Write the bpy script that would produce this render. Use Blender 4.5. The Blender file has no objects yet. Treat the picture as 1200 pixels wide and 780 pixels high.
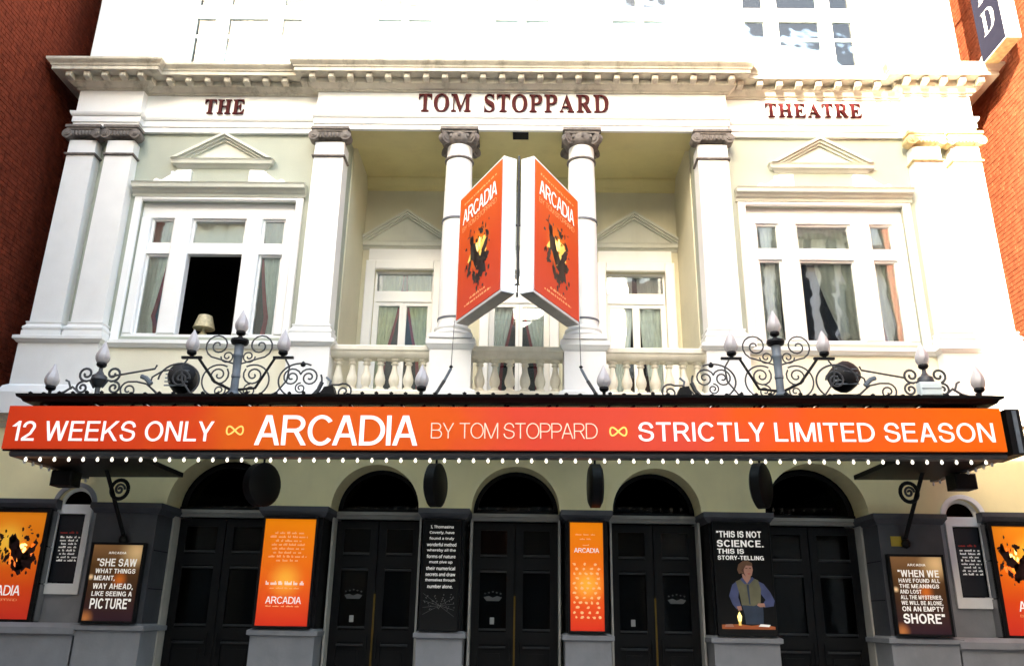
import bpy, bmesh, math, random
from mathutils import Vector, Matrix
random.seed(7)
R = math.radians
S = bpy.context.scene
COL = S.collection
PI = math.pi

# ------------------------------------------------------------------ camera
TILT, YAW, ROLL = .330896, -.0160047, .0161999
cd = bpy.data.cameras.new('camera'); cam = bpy.data.objects.new('camera', cd); COL.objects.link(cam)
cd.sensor_fit = 'HORIZONTAL'; cd.sensor_width = 36; cd.lens = 36 * 972.6 / 1200
cd.clip_start = .1; cd.clip_end = 500
_f = Vector((math.sin(YAW) * math.cos(TILT), math.cos(YAW) * math.cos(TILT), math.sin(TILT)))
_r = Vector((math.cos(YAW), -math.sin(YAW), 0)); _u = _r.cross(_f)
_r2 = math.cos(ROLL) * _r + math.sin(ROLL) * _u; _u2 = -math.sin(ROLL) * _r + math.cos(ROLL) * _u
cam.matrix_world = Matrix(((_r2.x, _u2.x, -_f.x, .1), (_r2.y, _u2.y, -_f.y, -12), (_r2.z, _u2.z, -_f.z, 1.6), (0, 0, 0, 1)))
S.camera = cam

# ------------------------------------------------------------------ light
SUN_EL, SUN_AZ = R(25), R(22)          # azimuth: to the left of the facade normal
W = bpy.data.worlds.new('World'); S.world = W; W.use_nodes = True
nt = W.node_tree; bgn = nt.nodes['Background']
sky = nt.nodes.new('ShaderNodeTexSky'); sky.sky_type = 'NISHITA'; sky.sun_disc = False
sky.sun_elevation = SUN_EL; sky.sun_rotation = PI + SUN_AZ; sky.dust_density = 2.5; sky.air_density = 1.2
nt.links.new(sky.outputs[0], bgn.inputs[0]); bgn.inputs[1].default_value = .15
sd = bpy.data.lights.new('sun', 'SUN'); sd.energy = 4.0; sd.angle = R(.6); sd.color = (1, .93, .8)
sun = bpy.data.objects.new('sun', sd); COL.objects.link(sun)
tosun = Vector((-math.sin(SUN_AZ) * math.cos(SUN_EL), -math.cos(SUN_AZ) * math.cos(SUN_EL), math.sin(SUN_EL)))
sun.rotation_euler = tosun.to_track_quat('Z', 'Y').to_euler()
S.view_settings.view_transform = 'Standard'; S.view_settings.look = 'None'
S.view_settings.exposure = 3.5; S.view_settings.gamma = 1
S.view_settings.use_curve_mapping = False
S.view_settings.use_white_balance = True; S.view_settings.white_balance_temperature = 7300; S.view_settings.white_balance_tint = 8
S.cycles.max_bounces = 8; S.cycles.transparent_max_bounces = 8

# ------------------------------------------------------------------ materials
M = {}
def mat(name, col, rough=.6, var=.06, scale=6, bump=0., bscale=30, metal=0., spec=.5, emit=None, es=0., grime=0., gcol=(.12, .1, .07)):
    m = bpy.data.materials.new(name); m.use_nodes = True; n = m.node_tree.nodes; l = m.node_tree.links
    b = n['Principled BSDF']; b.inputs['Roughness'].default_value = rough; b.inputs['Metallic'].default_value = metal
    b.inputs['Specular IOR Level'].default_value = spec
    tc = n.new('ShaderNodeTexCoord')
    nz = n.new('ShaderNodeTexNoise'); nz.inputs['Scale'].default_value = scale; nz.inputs['Detail'].default_value = 6
    l.new(tc.outputs['Object'], nz.inputs['Vector'])
    mr = n.new('ShaderNodeMapRange'); mr.inputs['From Min'].default_value = .3; mr.inputs['From Max'].default_value = .7
    mr.inputs['To Min'].default_value = 1 - var; mr.inputs['To Max'].default_value = 1 + var
    l.new(nz.outputs['Fac'], mr.inputs['Value'])
    mx = n.new('ShaderNodeMix'); mx.data_type = 'RGBA'; mx.blend_type = 'MULTIPLY'; mx.inputs['Factor'].default_value = 1
    mx.inputs['A'].default_value = (*col, 1); l.new(mr.outputs['Result'], mx.inputs['B'])
    out = mx.outputs['Result']
    if grime:
        g = n.new('ShaderNodeTexNoise'); g.inputs['Scale'].default_value = 2.3; g.inputs['Detail'].default_value = 9; g.inputs['Roughness'].default_value = .7
        mp = n.new('ShaderNodeMapping'); mp.inputs['Scale'].default_value = (1.6, 1.6, .45); l.new(tc.outputs['Object'], mp.inputs['Vector']); l.new(mp.outputs['Vector'], g.inputs['Vector'])
        gr = n.new('ShaderNodeMapRange'); gr.inputs['From Min'].default_value = .52; gr.inputs['From Max'].default_value = .74; gr.inputs['To Max'].default_value = grime
        l.new(g.outputs['Fac'], gr.inputs['Value'])
        m2 = n.new('ShaderNodeMix'); m2.data_type = 'RGBA'; m2.inputs['B'].default_value = (*gcol, 1)
        l.new(gr.outputs['Result'], m2.inputs['Factor']); l.new(out, m2.inputs['A']); out = m2.outputs['Result']
    l.new(out, b.inputs['Base Color'])
    if emit:
        b.inputs['Emission Color'].default_value = (*emit, 1); b.inputs['Emission Strength'].default_value = es
    if bump:
        bn = n.new('ShaderNodeTexNoise'); bn.inputs['Scale'].default_value = bscale; bn.inputs['Detail'].default_value = 4
        l.new(tc.outputs['Object'], bn.inputs['Vector'])
        bp = n.new('ShaderNodeBump'); bp.inputs['Strength'].default_value = bump; bp.inputs['Distance'].default_value = .02
        l.new(bn.outputs['Fac'], bp.inputs['Height']); l.new(bp.outputs['Normal'], b.inputs['Normal'])
    M[name] = m; return m

def glass(name, tint=(.9, .95, .95), refl=.06):
    m = bpy.data.materials.new(name); m.use_nodes = True; n = m.node_tree.nodes; l = m.node_tree.links
    n.remove(n['Principled BSDF'])
    t = n.new('ShaderNodeBsdfTransparent'); t.inputs[0].default_value = (*tint, 1)
    g = n.new('ShaderNodeBsdfGlossy'); g.inputs['Roughness'].default_value = .02
    fr = n.new('ShaderNodeFresnel'); fr.inputs['IOR'].default_value = 1.52
    ad = n.new('ShaderNodeMath'); ad.operation = 'ADD'; ad.inputs[1].default_value = refl; ad.use_clamp = True; l.new(fr.outputs[0], ad.inputs[0])
    nz = n.new('ShaderNodeTexNoise'); nz.inputs['Scale'].default_value = 1.6
    tc = n.new('ShaderNodeTexCoord'); l.new(tc.outputs['Object'], nz.inputs['Vector'])
    bp = n.new('ShaderNodeBump'); bp.inputs['Strength'].default_value = .06; bp.inputs['Distance'].default_value = .05
    l.new(nz.outputs['Fac'], bp.inputs['Height']); l.new(bp.outputs['Normal'], g.inputs['Normal'])
    mx = n.new('ShaderNodeMixShader'); l.new(ad.outputs[0], mx.inputs[0]); l.new(t.outputs[0], mx.inputs[1]); l.new(g.outputs[0], mx.inputs[2])
    l.new(mx.outputs[0], n['Material Output'].inputs[0]); M[name] = m; return m

def printmat(name, cols, glow=None, es=.0, glowcol=(1, .72, .1), axis=2, z0=0., z1=1., rough=.25):
    """a backlit printed sheet: colour runs along one axis of the sheet, with a printed round flare"""
    m = bpy.data.materials.new(name); m.use_nodes = True; n = m.node_tree.nodes; l = m.node_tree.links
    b = n['Principled BSDF']; b.inputs['Roughness'].default_value = .5; b.inputs['Specular IOR Level'].default_value = .15
    tc = n.new('ShaderNodeTexCoord'); sp = n.new('ShaderNodeSeparateXYZ'); l.new(tc.outputs['Object'], sp.inputs[0])
    mr = n.new('ShaderNodeMapRange'); mr.inputs['From Min'].default_value = z0; mr.inputs['From Max'].default_value = z1
    l.new(sp.outputs[axis], mr.inputs['Value'])
    nz = n.new('ShaderNodeTexNoise'); nz.inputs['Scale'].default_value = 1.1; l.new(tc.outputs['Object'], nz.inputs['Vector'])
    a = n.new('ShaderNodeMath'); a.operation = 'MULTIPLY_ADD'; a.inputs[1].default_value = .25; l.new(nz.outputs['Fac'], a.inputs[0]); l.new(mr.outputs[0], a.inputs[2])
    s = n.new('ShaderNodeMath'); s.operation = 'SUBTRACT'; s.inputs[1].default_value = .125; l.new(a.outputs[0], s.inputs[0])
    cr = n.new('ShaderNodeValToRGB'); l.new(s.outputs[0], cr.inputs[0])
    while len(cr.color_ramp.elements) > 1: cr.color_ramp.elements.remove(cr.color_ramp.elements[0])
    for i, (p, c) in enumerate(cols):
        e = cr.color_ramp.elements[0] if i == 0 else cr.color_ramp.elements.new(p)
        e.position = p; e.color = (*c, 1)
    out = cr.outputs[0]
    for g in (glow or []):
        (gx, gz, gr) = g[:3]; gc = g[3] if len(g) > 3 else glowcol
        d = n.new('ShaderNodeVectorMath'); d.operation = 'DISTANCE'; l.new(tc.outputs['Object'], d.inputs[0]); d.inputs[1].default_value = (gx, 0, gz)
        q = n.new('ShaderNodeMapRange'); q.interpolation_type = 'SMOOTHSTEP'; q.inputs['From Min'].default_value = gr; q.inputs['From Max'].default_value = 0; l.new(d.outputs['Value'], q.inputs['Value'])
        x = n.new('ShaderNodeMix'); x.data_type = 'RGBA'; x.inputs['B'].default_value = (*gc, 1); l.new(q.outputs[0], x.inputs['Factor']); l.new(out, x.inputs['A']); out = x.outputs['Result']
    l.new(out, b.inputs['Base Color']); l.new(out, b.inputs['Emission Color']); b.inputs['Emission Strength'].default_value = es
    M[name] = m; return m

mat('white_paint', (.80, .80, .77), .5, .03, 3, .05, 40, grime=.10, gcol=(.5, .47, .38))
mat('white_trim', (.82, .82, .80), .4, .03, 3, .03, 40, grime=.06, gcol=(.5, .47, .38))
mat('green_wall', (.36, .385, .315), .7, .05, 2, .12, 60, grime=.12, gcol=(.42, .42, .34))
mat('podium_wall', (.74, .70, .55), .7, .05, 2, .12, 60, grime=.12, gcol=(.5, .46, .32))
mat('cream_wall', (.82, .72, .41), .7, .05, 2, .12, 60, grime=.12, gcol=(.45, .40, .25))
mat('loggia_plaster', (.60, .57, .42), .7, .05, 2, .1, 60, grime=.2, gcol=(.42, .39, .26))
mat('trim_green', (.58, .59, .51), .6, .05, 3, .1, 50, grime=.2, gcol=(.36, .35, .28))
mat('loggia_wall', (.66, .59, .30), .7, .05, 2, .1, 60, grime=.2, gcol=(.42, .37, .2))
mat('cornice_stone', (.57, .53, .43), .7, .12, 5, .2, 40, grime=.75, gcol=(.16, .14, .1))
mat('balustrade_stone', (.74, .69, .56), .65, .08, 5, .12, 40, grime=.25, gcol=(.4, .32, .18))
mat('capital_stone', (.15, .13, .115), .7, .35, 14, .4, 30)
mat('capital_sunlit', (.55, .43, .22), .6, .3, 12, .3, 30)  # capital stone with the sunlight on the right-hand capitals put into its colour
mat('strap_metal', (.12, .13, .15), .5, .1)
mat('letter_red', (.055, .004, .005), .6, .1, spec=.1)
mat('grey_paint', (.23, .235, .25), .45, .1, 4, .1, 30, grime=.2, gcol=(.07, .07, .08))
mat('door_trim', (.02, .02, .022), .3, .1)
mat('notice_paper', (.35, .35, .34), .6, .1)
mat('grey_dark', (.055, .057, .066), .45, .15, 4, .1, 30)
mat('black_paint', (.004, .004, .0045), .5, .2, 5, .05, 30, spec=.2)
mat('door_black', (.004, .004, .0045), .5, .2, 5, .03, 30, spec=.2)
mat('jamb_paint', (.42, .40, .36), .5, .1, 5)
mat('transom_paint', (.30, .295, .27), .5, .1, 5, .05)
mat('iron', (.035, .038, .043), .45, .2, 10, .1)
mat('iron_blue', (.10, .125, .15), .45, .2, 10, .1)
mat('black_iron', (.004, .004, .0045), .5, .2, 10, .1, spec=.2)
mat('beam_grey', (.05, .055, .062), .4, .15, 5)
mat('frosted_glass', (.42, .395, .395), .35, .08, 9, 0)
mat('bulb_glow', (1, 1, 1), .3, 0, emit=(1, .95, .85), es=.22)
mat('box_white', (.62, .70, .70), .5, .05)
mat('yellow_plate', (.55, .38, .03), .5, .1)
mat('brass', (.16, .10, .02), .35, .1, metal=.8)
mat('sign_case', (.75, .78, .8), .35, .03)
mat('sign_under', (.30, .28, .25), .5, .1)
mat('case_black', (.004, .004, .0045), .5, .1, spec=.2)
mat('room_dark', (.03, .022, .018), .9, .1)
mat('room_red', (.22, .02, .02), .8, .2)
mat('net_curtain', (.86, .86, .80), .9, .08, 8)
mat('cream_curtain', (.78, .76, .52), .9, .08, 8)
mat('red_curtain', (.35, .03, .04), .9, .1, 8)
mat('gilt', (.55, .48, .30), .5, .3, 20)
mat('print_white', (.9, .9, .9), .5, 0, emit=(1, .97, .93), es=.035)
mat('print_pink', (.95, .62, .45), .5, 0, emit=(1, .66, .5), es=.035)
mat('print_gold', (.9, .6, .12), .5, 0, emit=(1, .72, .2), es=.035)
mat('print_dark', (.02, .006, .006), .4, .3)
mat('print_red', (.5, .04, .03), .4, .1)
mat('print_peach', (.95, .5, .2), .5, 0, emit=(1, .55, .3), es=.035)
mat('print_brown', (.10, .03, .012), .4, .3)
mat('print_black', (.006, .006, .007), .3, .1)
mat('print_grey', (.10, .10, .10), .5, .1)
mat('print_board', (.010, .012, .016), .3, .1)
mat('print_skin', (.55, .27, .19), .5, .1)
mat('print_hair', (.16, .07, .03), .5, .3)
mat('print_blue', (.07, .09, .22), .5, .25)
mat('print_vest', (.17, .16, .09), .5, .25)
mat('print_jean', (.03, .05, .09), .5, .25)
mat('print_flame', (.9, .7, .2), .5, 0, emit=(1, .8, .25), es=.2)
mat('print_orange', (.5, .12, .03), .5, .2)
mat('sign_slate', (.016, .016, .027), .8, .05, spec=0.)
mat('asphalt', (.05, .05, .052), .9, .2, 20, .3, 120)
mat('paving', (.24, .23, .21), .85, .12, 3, .2, 60)
mat('kerb_stone', (.28, .27, .25), .85, .1, 5, .2, 60)
mat('roof_grey', (.12, .12, .13), .8, .1)
mat('opp_stone', (.42, .38, .31), .8, .1, 2, .1)
mat('opp_brick', (.26, .13, .09), .85, .15, 3, .2)
mat('opp_brown', (.12, .06, .04), .6, .1)
mat('opp_glass', (.25, .3, .33), .15, .1)
mat('shaded_brick', (.12, .024, .012), .85, .3, 7, .3, 60, spec=.05)  # brick with the left wall's shade put into its colour
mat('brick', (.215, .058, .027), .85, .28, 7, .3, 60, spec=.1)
mat('mortar', (.12, .038, .02), .9, .1, 8, .2, 60, spec=.1)
glass('pane_glass', refl=.05); glass('pane_glass_bright', refl=.30); glass('door_glass', (.2, .21, .22), -.034); glass('pane_glass_upper', (.8, .9, .95), .02)
glass('roof_glass', (.80, .84, .80), .0)
mat('bulb_dim', (.9, .88, .85), .3, 0)
ORANGE = [(0, (.62, .045, .03)), (.25, (.75, .085, .02)), (.6, (.85, .17, .012)), (1, (.9, .30, .015))]

printmat('banner_print', [(0, (.70, .045, .010)), (.17, (.72, .055, .010)), (.27, (.78, .12, .008)), (.42, (.76, .095, .010)), (.52, (.70, .06, .03)), (.66, (.70, .065, .035)), (.8, (.76, .085, .008)), (1, (.78, .125, .004))], es=.01, axis=0, z0=-6.1, z1=6.05)  # print colours; the paler red middle is a painted-in reflection
printmat('vsign_print', [(0, (.60, .06, .03)), (.4, (.62, .065, .016)), (1, (.70, .12, .012))], [(.74, .92, .42, (.85, .25, .02))], es=.006, z0=0, z1=2.0)
printmat('poster_print', [(0, (.55, .03, .02)), (.3, (.65, .06, .012)), (.6, (.8, .16, .01)), (1, (.85, .26, .015))], [(0., 1.05, .36, (1, .55, .06))], es=.035, z0=0, z1=1.5)
printmat('tall_print', [(0, (.62, .03, .015)), (.2, (.75, .07, .015)), (.5, (.85, .14, .012)), (1, (.92, .25, .006))], [(0., .62, .3, (1, .42, .05))], es=.05, z0=0, z1=1.42)
printmat('quote_print', [(0, (.03, .012, .02)), (.4, (.05, .022, .012)), (.75, (.10, .045, .015)), (1, (.24, .12, .05))], [(.26, .92, .28, (.75, .5, .25)), (-.31, .58, .05, (1, .7, .4)), (.08, .55, .13, (.6, .14, .02)), (-.3, .06, .14, (.45, .16, .05))], es=.04, z0=0, z1=1.0)
printmat('night_print', [(0, (.012, .012, .012)), (.5, (.003, .003, .003)), (1, (.003, .003, .003))], es=0., z0=0, z1=1.45)

# ------------------------------------------------------------------ mesh helpers
class MB:
    def __init__(s): s.v = []; s.f = []
    def add(s, v, f):
        o = len(s.v); s.v += [tuple(p) for p in v]; s.f += [tuple(i + o for i in q) for q in f]; return s
    def box(s, x0, x1, y0, y1, z0, z1):
        return s.add([(x, y, z) for z in (z0, z1) for y in (y0, y1) for x in (x0, x1)],
                     [(0, 2, 3, 1), (4, 5, 7, 6), (0, 1, 5, 4), (2, 6, 7, 3), (0, 4, 6, 2), (1, 3, 7, 5)])
    def bbox(s, x0, x1, y0, y1, z0, z1, b=.012):
        """box whose front (-y) edges are chamfered"""
        v = [(x0, y1, z0), (x1, y1, z0), (x1, y1, z1), (x0, y1, z1), (x0, y0 + b, z0), (x1, y0 + b, z0), (x1, y0 + b, z1), (x0, y0 + b, z1),
             (x0 + b, y0, z0 + b), (x1 - b, y0, z0 + b), (x1 - b, y0, z1 - b), (x0 + b, y0, z1 - b)]
        f = [(0, 3, 2, 1), (8, 9, 10, 11)] + [(i, (i + 1) % 4, 4 + (i + 1) % 4, 4 + i) for i in range(4)] + [(4 + i, 4 + (i + 1) % 4, 8 + (i + 1) % 4, 8 + i) for i in range(4)]
        return s.add(v, f)
    def prism(s, poly, y0, y1):
        n = len(poly); v = [(x, y0, z) for x, z in poly] + [(x, y1, z) for x, z in poly]
        return s.add(v, [tuple(range(n)), tuple(range(2 * n - 1, n - 1, -1))] + [(i, i + n, (i + 1) % n + n, (i + 1) % n) for i in range(n)])
    def flat(s, poly, y=0): return s.add([(x, y, z) for x, z in poly], [tuple(range(len(poly)))])
    def lathe(s, prof, c=(0, 0, 0), n=16):
        v = []; f = []; k = len(prof)
        for i in range(n):
            a = 2 * PI * i / n
            v += [(c[0] + r * math.cos(a), c[1] + r * math.sin(a), c[2] + z) for r, z in prof]
        for i in range(n):
            j = (i + 1) % n
            f += [(i * k + q, j * k + q, j * k + q + 1, i * k + q + 1) for q in range(k - 1)]
        f += [tuple(i * k for i in range(n))[::-1], tuple(i * k + k - 1 for i in range(n))]
        return s.add(v, f)
    def cyl(s, a, b, r, n=12): return s.tube([a, b], r, n)
    def tube(s, pts, r, n=6, r1=None):
        pts = [Vector(p) for p in pts]; k = len(pts); v = []; f = []
        up = None
        for i, p in enumerate(pts):
            d = (pts[min(i + 1, k - 1)] - pts[max(i - 1, 0)]).normalized()
            if up is None: up = Vector((0, 1, 0)) if abs(d.y) < .9 else Vector((1, 0, 0))
            a = d.cross(up).normalized(); b = a.cross(d).normalized(); up = b
            rr = r if r1 is None else r + (r1 - r) * i / (k - 1)
            v += [tuple(p + rr * (math.cos(2 * PI * j / n) * a + math.sin(2 * PI * j / n) * b)) for j in range(n)]
        for i in range(k - 1):
            f += [(i * n + j, i * n + (j + 1) % n, (i + 1) * n + (j + 1) % n, (i + 1) * n + j) for j in range(n)]
        f += [tuple(range(n))[::-1], tuple(range((k - 1) * n, k * n))]
        return s.add(v, f)
    def sweep(s, prof, path):
        """closed profile (outward offset, z) along a plan path; outward is to the right of the path"""
        P = [Vector(p) for p in path]; k = len(prof); m = len(P); v = []; f = []
        N = []
        for i in range(m - 1):
            d = (P[i + 1] - P[i]).normalized(); N.append(Vector((d.y, -d.x)))
        for i in range(m):
            a = N[max(i - 1, 0)]; b = N[min(i, m - 2)]
            o = (a + b) / (1 + a.dot(b))
            v += [(P[i].x + q * o.x, P[i].y + q * o.y, z) for q, z in prof]
        for i in range(m - 1):
            f += [(i * k + j, i * k + (j + 1) % k, (i + 1) * k + (j + 1) % k, (i + 1) * k + j) for j in range(k)]
        f += [tuple(range(k)), tuple(range((m - 1) * k, m * k))[::-1]]
        return s.add(v, f)
    def holes(s, x0, x1, z0, z1, hs, y0, y1):
        xs = sorted({x0, x1, *[h[0] for h in hs], *[h[1] for h in hs]}); zs = sorted({z0, z1, *[h[2] for h in hs], *[h[3] for h in hs]})
        def full(i, j):
            if i < 0 or j < 0 or i >= len(xs) - 1 or j >= len(zs) - 1: return False
            x = (xs[i] + xs[i + 1]) / 2; z = (zs[j] + zs[j + 1]) / 2
            return not any(h[0] < x < h[1] and h[2] < z < h[3] for h in hs)
        for i in range(len(xs) - 1):
            for j in range(len(zs) - 1):
                if not full(i, j): continue
                a, b, c, d = xs[i], xs[i + 1], zs[j], zs[j + 1]
                s.add([(a, y0, c), (b, y0, c), (b, y0, d), (a, y0, d)], [(0, 1, 2, 3)]); s.add([(a, y1, c), (b, y1, c), (b, y1, d), (a, y1, d)], [(3, 2, 1, 0)])
                for (ii, jj, p, q) in ((i - 1, j, (a, c), (a, d)), (i + 1, j, (b, d), (b, c)), (i, j - 1, (b, c), (a, c)), (i, j + 1, (a, d), (b, d))):
                    if not full(ii, jj): s.add([(p[0], y0, p[1]), (q[0], y0, q[1]), (q[0], y1, q[1]), (p[0], y1, p[1])], [(0, 1, 2, 3)])
        return s
    def mesh(s, name, smooth=False, recalc=True):
        me = bpy.data.meshes.new(name); me.from_pydata(s.v, [], s.f)
        if recalc:
            b = bmesh.new(); b.from_mesh(me)
            bmesh.ops.remove_doubles(b, verts=b.verts, dist=1e-5)
            bmesh.ops.recalc_face_normals(b, faces=b.faces); b.to_mesh(me); b.free()
        if smooth:
            me.polygons.foreach_set('use_smooth', [True] * len(me.polygons)); me.set_sharp_from_angle(angle=R(35))
        return me
    def build(s, name, m, parent=None, smooth=False, recalc=True):
        return obj(name, s.mesh(name, smooth, recalc), m, parent)

def obj(name, me, m, parent=None, loc=None, rz=0):
    if m and not me.materials: me.materials.append(M[m])
    o = bpy.data.objects.new(name, me); COL.objects.link(o); o.parent = parent
    if loc: o.location = loc
    if rz: o.rotation_euler.z = rz
    return o
def tag(o, label=None, cat=None, group=None, kind=None):
    if label: o['label'] = label
    if cat: o['category'] = cat
    if group: o['group'] = group
    if kind: o['kind'] = kind
    return o
def thing(name, label, cat, loc=(0, 0, 0), group=None, rz=0):
    o = bpy.data.objects.new(name, None); COL.objects.link(o); o.location = loc; o.rotation_euler.z = rz; o.empty_display_size = .1
    return tag(o, label, cat, group)
def B(*a): return MB().box(*a)
SERIF = lambda t: ''.join(chr(0x1D400 + ord(c) - 65) if c.isupper() else c for c in t)
SANS = lambda t: ''.join(chr(0x1D5A0 + ord(c) - 65) if c.isupper() else c for c in t)
SANSB = lambda t: ''.join(chr(0x1D5D4 + ord(c) - 65) if c.isupper() else c for c in t)
def styled(t, st):
    up, lo, dg = {'b': (0x1D5D4, 0x1D5EE, 0x1D7EC), 'r': (0x1D5A0, 0x1D5BA, 0x1D7E2)}[st]
    return ''.join(chr(up + ord(c) - 65) if 'A' <= c <= 'Z' else chr(lo + ord(c) - 97) if 'a' <= c <= 'z' else chr(dg + ord(c) - 48) if c.isdigit() else c for c in t)
def text_raw(body, off=0., space=1., depth=0., res=3):
    c = bpy.data.curves.new('t', 'FONT'); c.body = body; c.offset = off; c.space_character = space; c.resolution_u = res; c.extrude = depth
    o = bpy.data.objects.new('t', c); COL.objects.link(o); bpy.context.view_layer.update()
    me = bpy.data.meshes.new_from_object(o.evaluated_get(bpy.context.evaluated_depsgraph_get()))
    bpy.data.objects.remove(o); bpy.data.curves.remove(c)
    return me
def text(name, body, x0, x1, z0, z1, y, m, parent, off=0., space=1., depth=0., st='r', slant=0.):
    """lettering fitted to a box in the parent's XZ plane, facing -Y"""
    if body.isupper() and st and m != 'letter_red' and ord(max(body)) < 0x3000:
        return caps(name, body, x0, x1, z0, z1, y, m, parent, {'b': .175, 'r': .125, 't': .062}[st], .04 if space < .9 else .11)
    if st and ord(max(body)) < 0x3000 and body != '\u221e': body = styled(body, st)
    me = text_raw(body, off, space, 0)
    co = [v.co.copy() for v in me.vertices]
    ax, bx = min(c.x for c in co), max(c.x for c in co); az, bz = min(c.y for c in co), max(c.y for c in co)
    sx = (x1 - x0) / (bx - ax); sz = (z1 - z0) / (bz - az)
    for v, c in zip(me.vertices, co):
        v.co = (x0 + (c.x - ax) * sx + slant * (c.y - az) * sz, y, z0 + (c.y - az) * sz)
    if depth:
        b = bmesh.new(); b.from_mesh(me)
        bmesh.ops.remove_doubles(b, verts=b.verts, dist=1e-6)
        r = bmesh.ops.extrude_face_region(b, geom=b.faces[:])
        for e in r['geom']:
            if isinstance(e, bmesh.types.BMVert): e.co.y -= depth
        bmesh.ops.recalc_face_normals(b, faces=b.faces); b.to_mesh(me); b.free()
    me.name = name; me.materials.clear()
    return obj(name, me, m, parent)
# grotesque capitals drawn as even strokes (cap height 1)
def _arc(cx, cy, rx, ry, a0, a1, n=14): return [(cx + rx * math.cos(R(a0 + (a1 - a0) * i / n)), cy + ry * math.sin(R(a0 + (a1 - a0) * i / n))) for i in range(n + 1)]
def _glyph(ch, t):
    """(advance width, list of polygons/ribbons) of one capital: ('d',p,q) diagonal cut flat, ('s',pts) ribbon"""
    h = t / 2; m = .5
    def d(*p): return ('d', p[0], p[1])
    def r_(*p): return ('s', list(p))
    def bowl(x0, x1, y0, y1): ry = (y1 - y0) / 2; cx = x1 - ry * .95; return [(x0, y1), (cx, y1)] + _arc(cx, (y0 + y1) / 2, ry * .95, ry, 90, -90)[1:-1] + [(cx, y0), (x0, y0)]
    G = {
     'A': (.70, [d((.35 - h * .3, 1), (h * 1.1, 0)), d((.35 + h * .3, 1), (.70 - h * 1.1, 0)), r_((.16, .33), (.54, .33))]),
     'B': (.66, [r_((h, 0), (h, 1)), ('s', bowl(h, .60 - h, .53, 1 - h)), ('s', bowl(h, .66 - h, h, .53))]),
     'C': (.72, [('s', _arc(.37, .5, .37 - h, .512 - h, 38, 322, 26))]),
     'D': (.70, [r_((h, 0), (h, 1)), ('s', [(h, 1 - h), (.28, 1 - h)] + _arc(.28, .5, .42 - h, .5 - h, 90, -90, 18)[1:-1] + [(.28, h), (h, h)])]),
     'E': (.58, [r_((h, 0), (h, 1)), r_((h, 1 - h), (.57, 1 - h)), r_((h, .53), (.53, .53)), r_((h, h), (.58, h))]),
     'F': (.55, [r_((h, 0), (h, 1)), r_((h, 1 - h), (.55, 1 - h)), r_((h, .51), (.49, .51))]),
     'G': (.76, [('s', _arc(.38, .5, .38 - h, .512 - h, 40, 330, 26)), r_((.42, .47), (.73, .47)), r_((.73 - h, .5), (.73 - h, 0))]),
     'H': (.68, [r_((h, 0), (h, 1)), r_((.68 - h, 0), (.68 - h, 1)), r_((h, .53), (.68 - h, .53))]),
     'I': (t, [r_((h, 0), (h, 1))]),
     'K': (.68, [r_((h, 0), (h, 1)), d((.62, 1), (h * 1.5, .36)), d((.26, .58), (.63, 0))]),
     'L': (.54, [r_((h, 0), (h, 1)), r_((h, h), (.54, h))]),
     'M': (.82, [r_((h, 0), (h, 1)), r_((.82 - h, 0), (.82 - h, 1)), d((h * 1.2, 1), (.41 - h * .25, 0)), d((.82 - h * 1.2, 1), (.41 + h * .25, 0))]),
     'N': (.68, [r_((h, 0), (h, 1)), r_((.68 - h, 0), (.68 - h, 1)), d((h * 1.2, 1), (.68 - h * 1.2, 0))]),
     'O': (.78, [('s', _arc(.39, .5, .39 - h, .512 - h, 90, 450, 32))]),
     'P': (.63, [r_((h, 0), (h, 1)), ('s', bowl(h, .63 - h, .45, 1 - h))]),
     'R': (.67, [r_((h, 0), (h, 1)), ('s', bowl(h, .63 - h, .49, 1 - h)), d((.38, .47), (.62, 0))]),
     'S': (.64, [('s', [(.60 - h * .2, .70)] + _arc(.32, .745, .27 - h * .6, .267 - h, 5, 175, 12) + [(h, .70), (.10, .60), (.32, .525), (.53, .45)] + [(.64 - h, .36)] + _arc(.32, .267, .32 - h, .28 - h, 0, -180, 14) + [(h * .8, .32)])]),
     'T': (.62, [r_((.31, 0), (.31, 1)), r_((0, 1 - h), (.62, 1 - h))]),
     'U': (.67, [('s', [(h, 1), (h, .35)] + _arc(.335, .33, .335 - h, .342 - h, 180, 360, 16) + [(.67 - h, .35), (.67 - h, 1)])]),
     'V': (.66, [d((h, 1), (.33 - h * .2, 0)), d((.66 - h, 1), (.33 + h * .2, 0))]),
     'W': (.96, [d((h, 1), (.25, 0)), d((.48, 1), (.25, 0)), d((.48, 1), (.71, 0)), d((.96 - h, 1), (.71, 0))]),
     'Y': (.66, [d((h, 1), (.33, .40)), d((.66 - h, 1), (.33, .40)), r_((.33, 0), (.33, .46))]),
     '1': (.30, [r_((.30 - h, 0), (.30 - h, 1)), d((.30 - h, .96), (.02, .72))]),
     '2': (.56, [('s', [(.03 + h * .6, .68)] + _arc(.28, .72, .25 - h * .6, .28 - h, 175, -25, 14) + [(.36, .36), (.10, .14), (.05, h)]), r_((.02, h), (.56, h))]),
     ',': (t, [r_((h, .0), (h, t)), d((h, t * .6), (h * .4, -.14))]), '.': (t, [r_((h, 0), (h, t))]), '-': (.3, [r_((0, .36), (.3, .36))]),
     '\u201c': (.26, [r_((.05, .72), (.05, 1)), r_((.21, .72), (.21, 1))]), '\u201d': (.26, [r_((.05, .72), (.05, 1)), r_((.21, .72), (.21, 1))]),
    }
    return G[ch]
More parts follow.
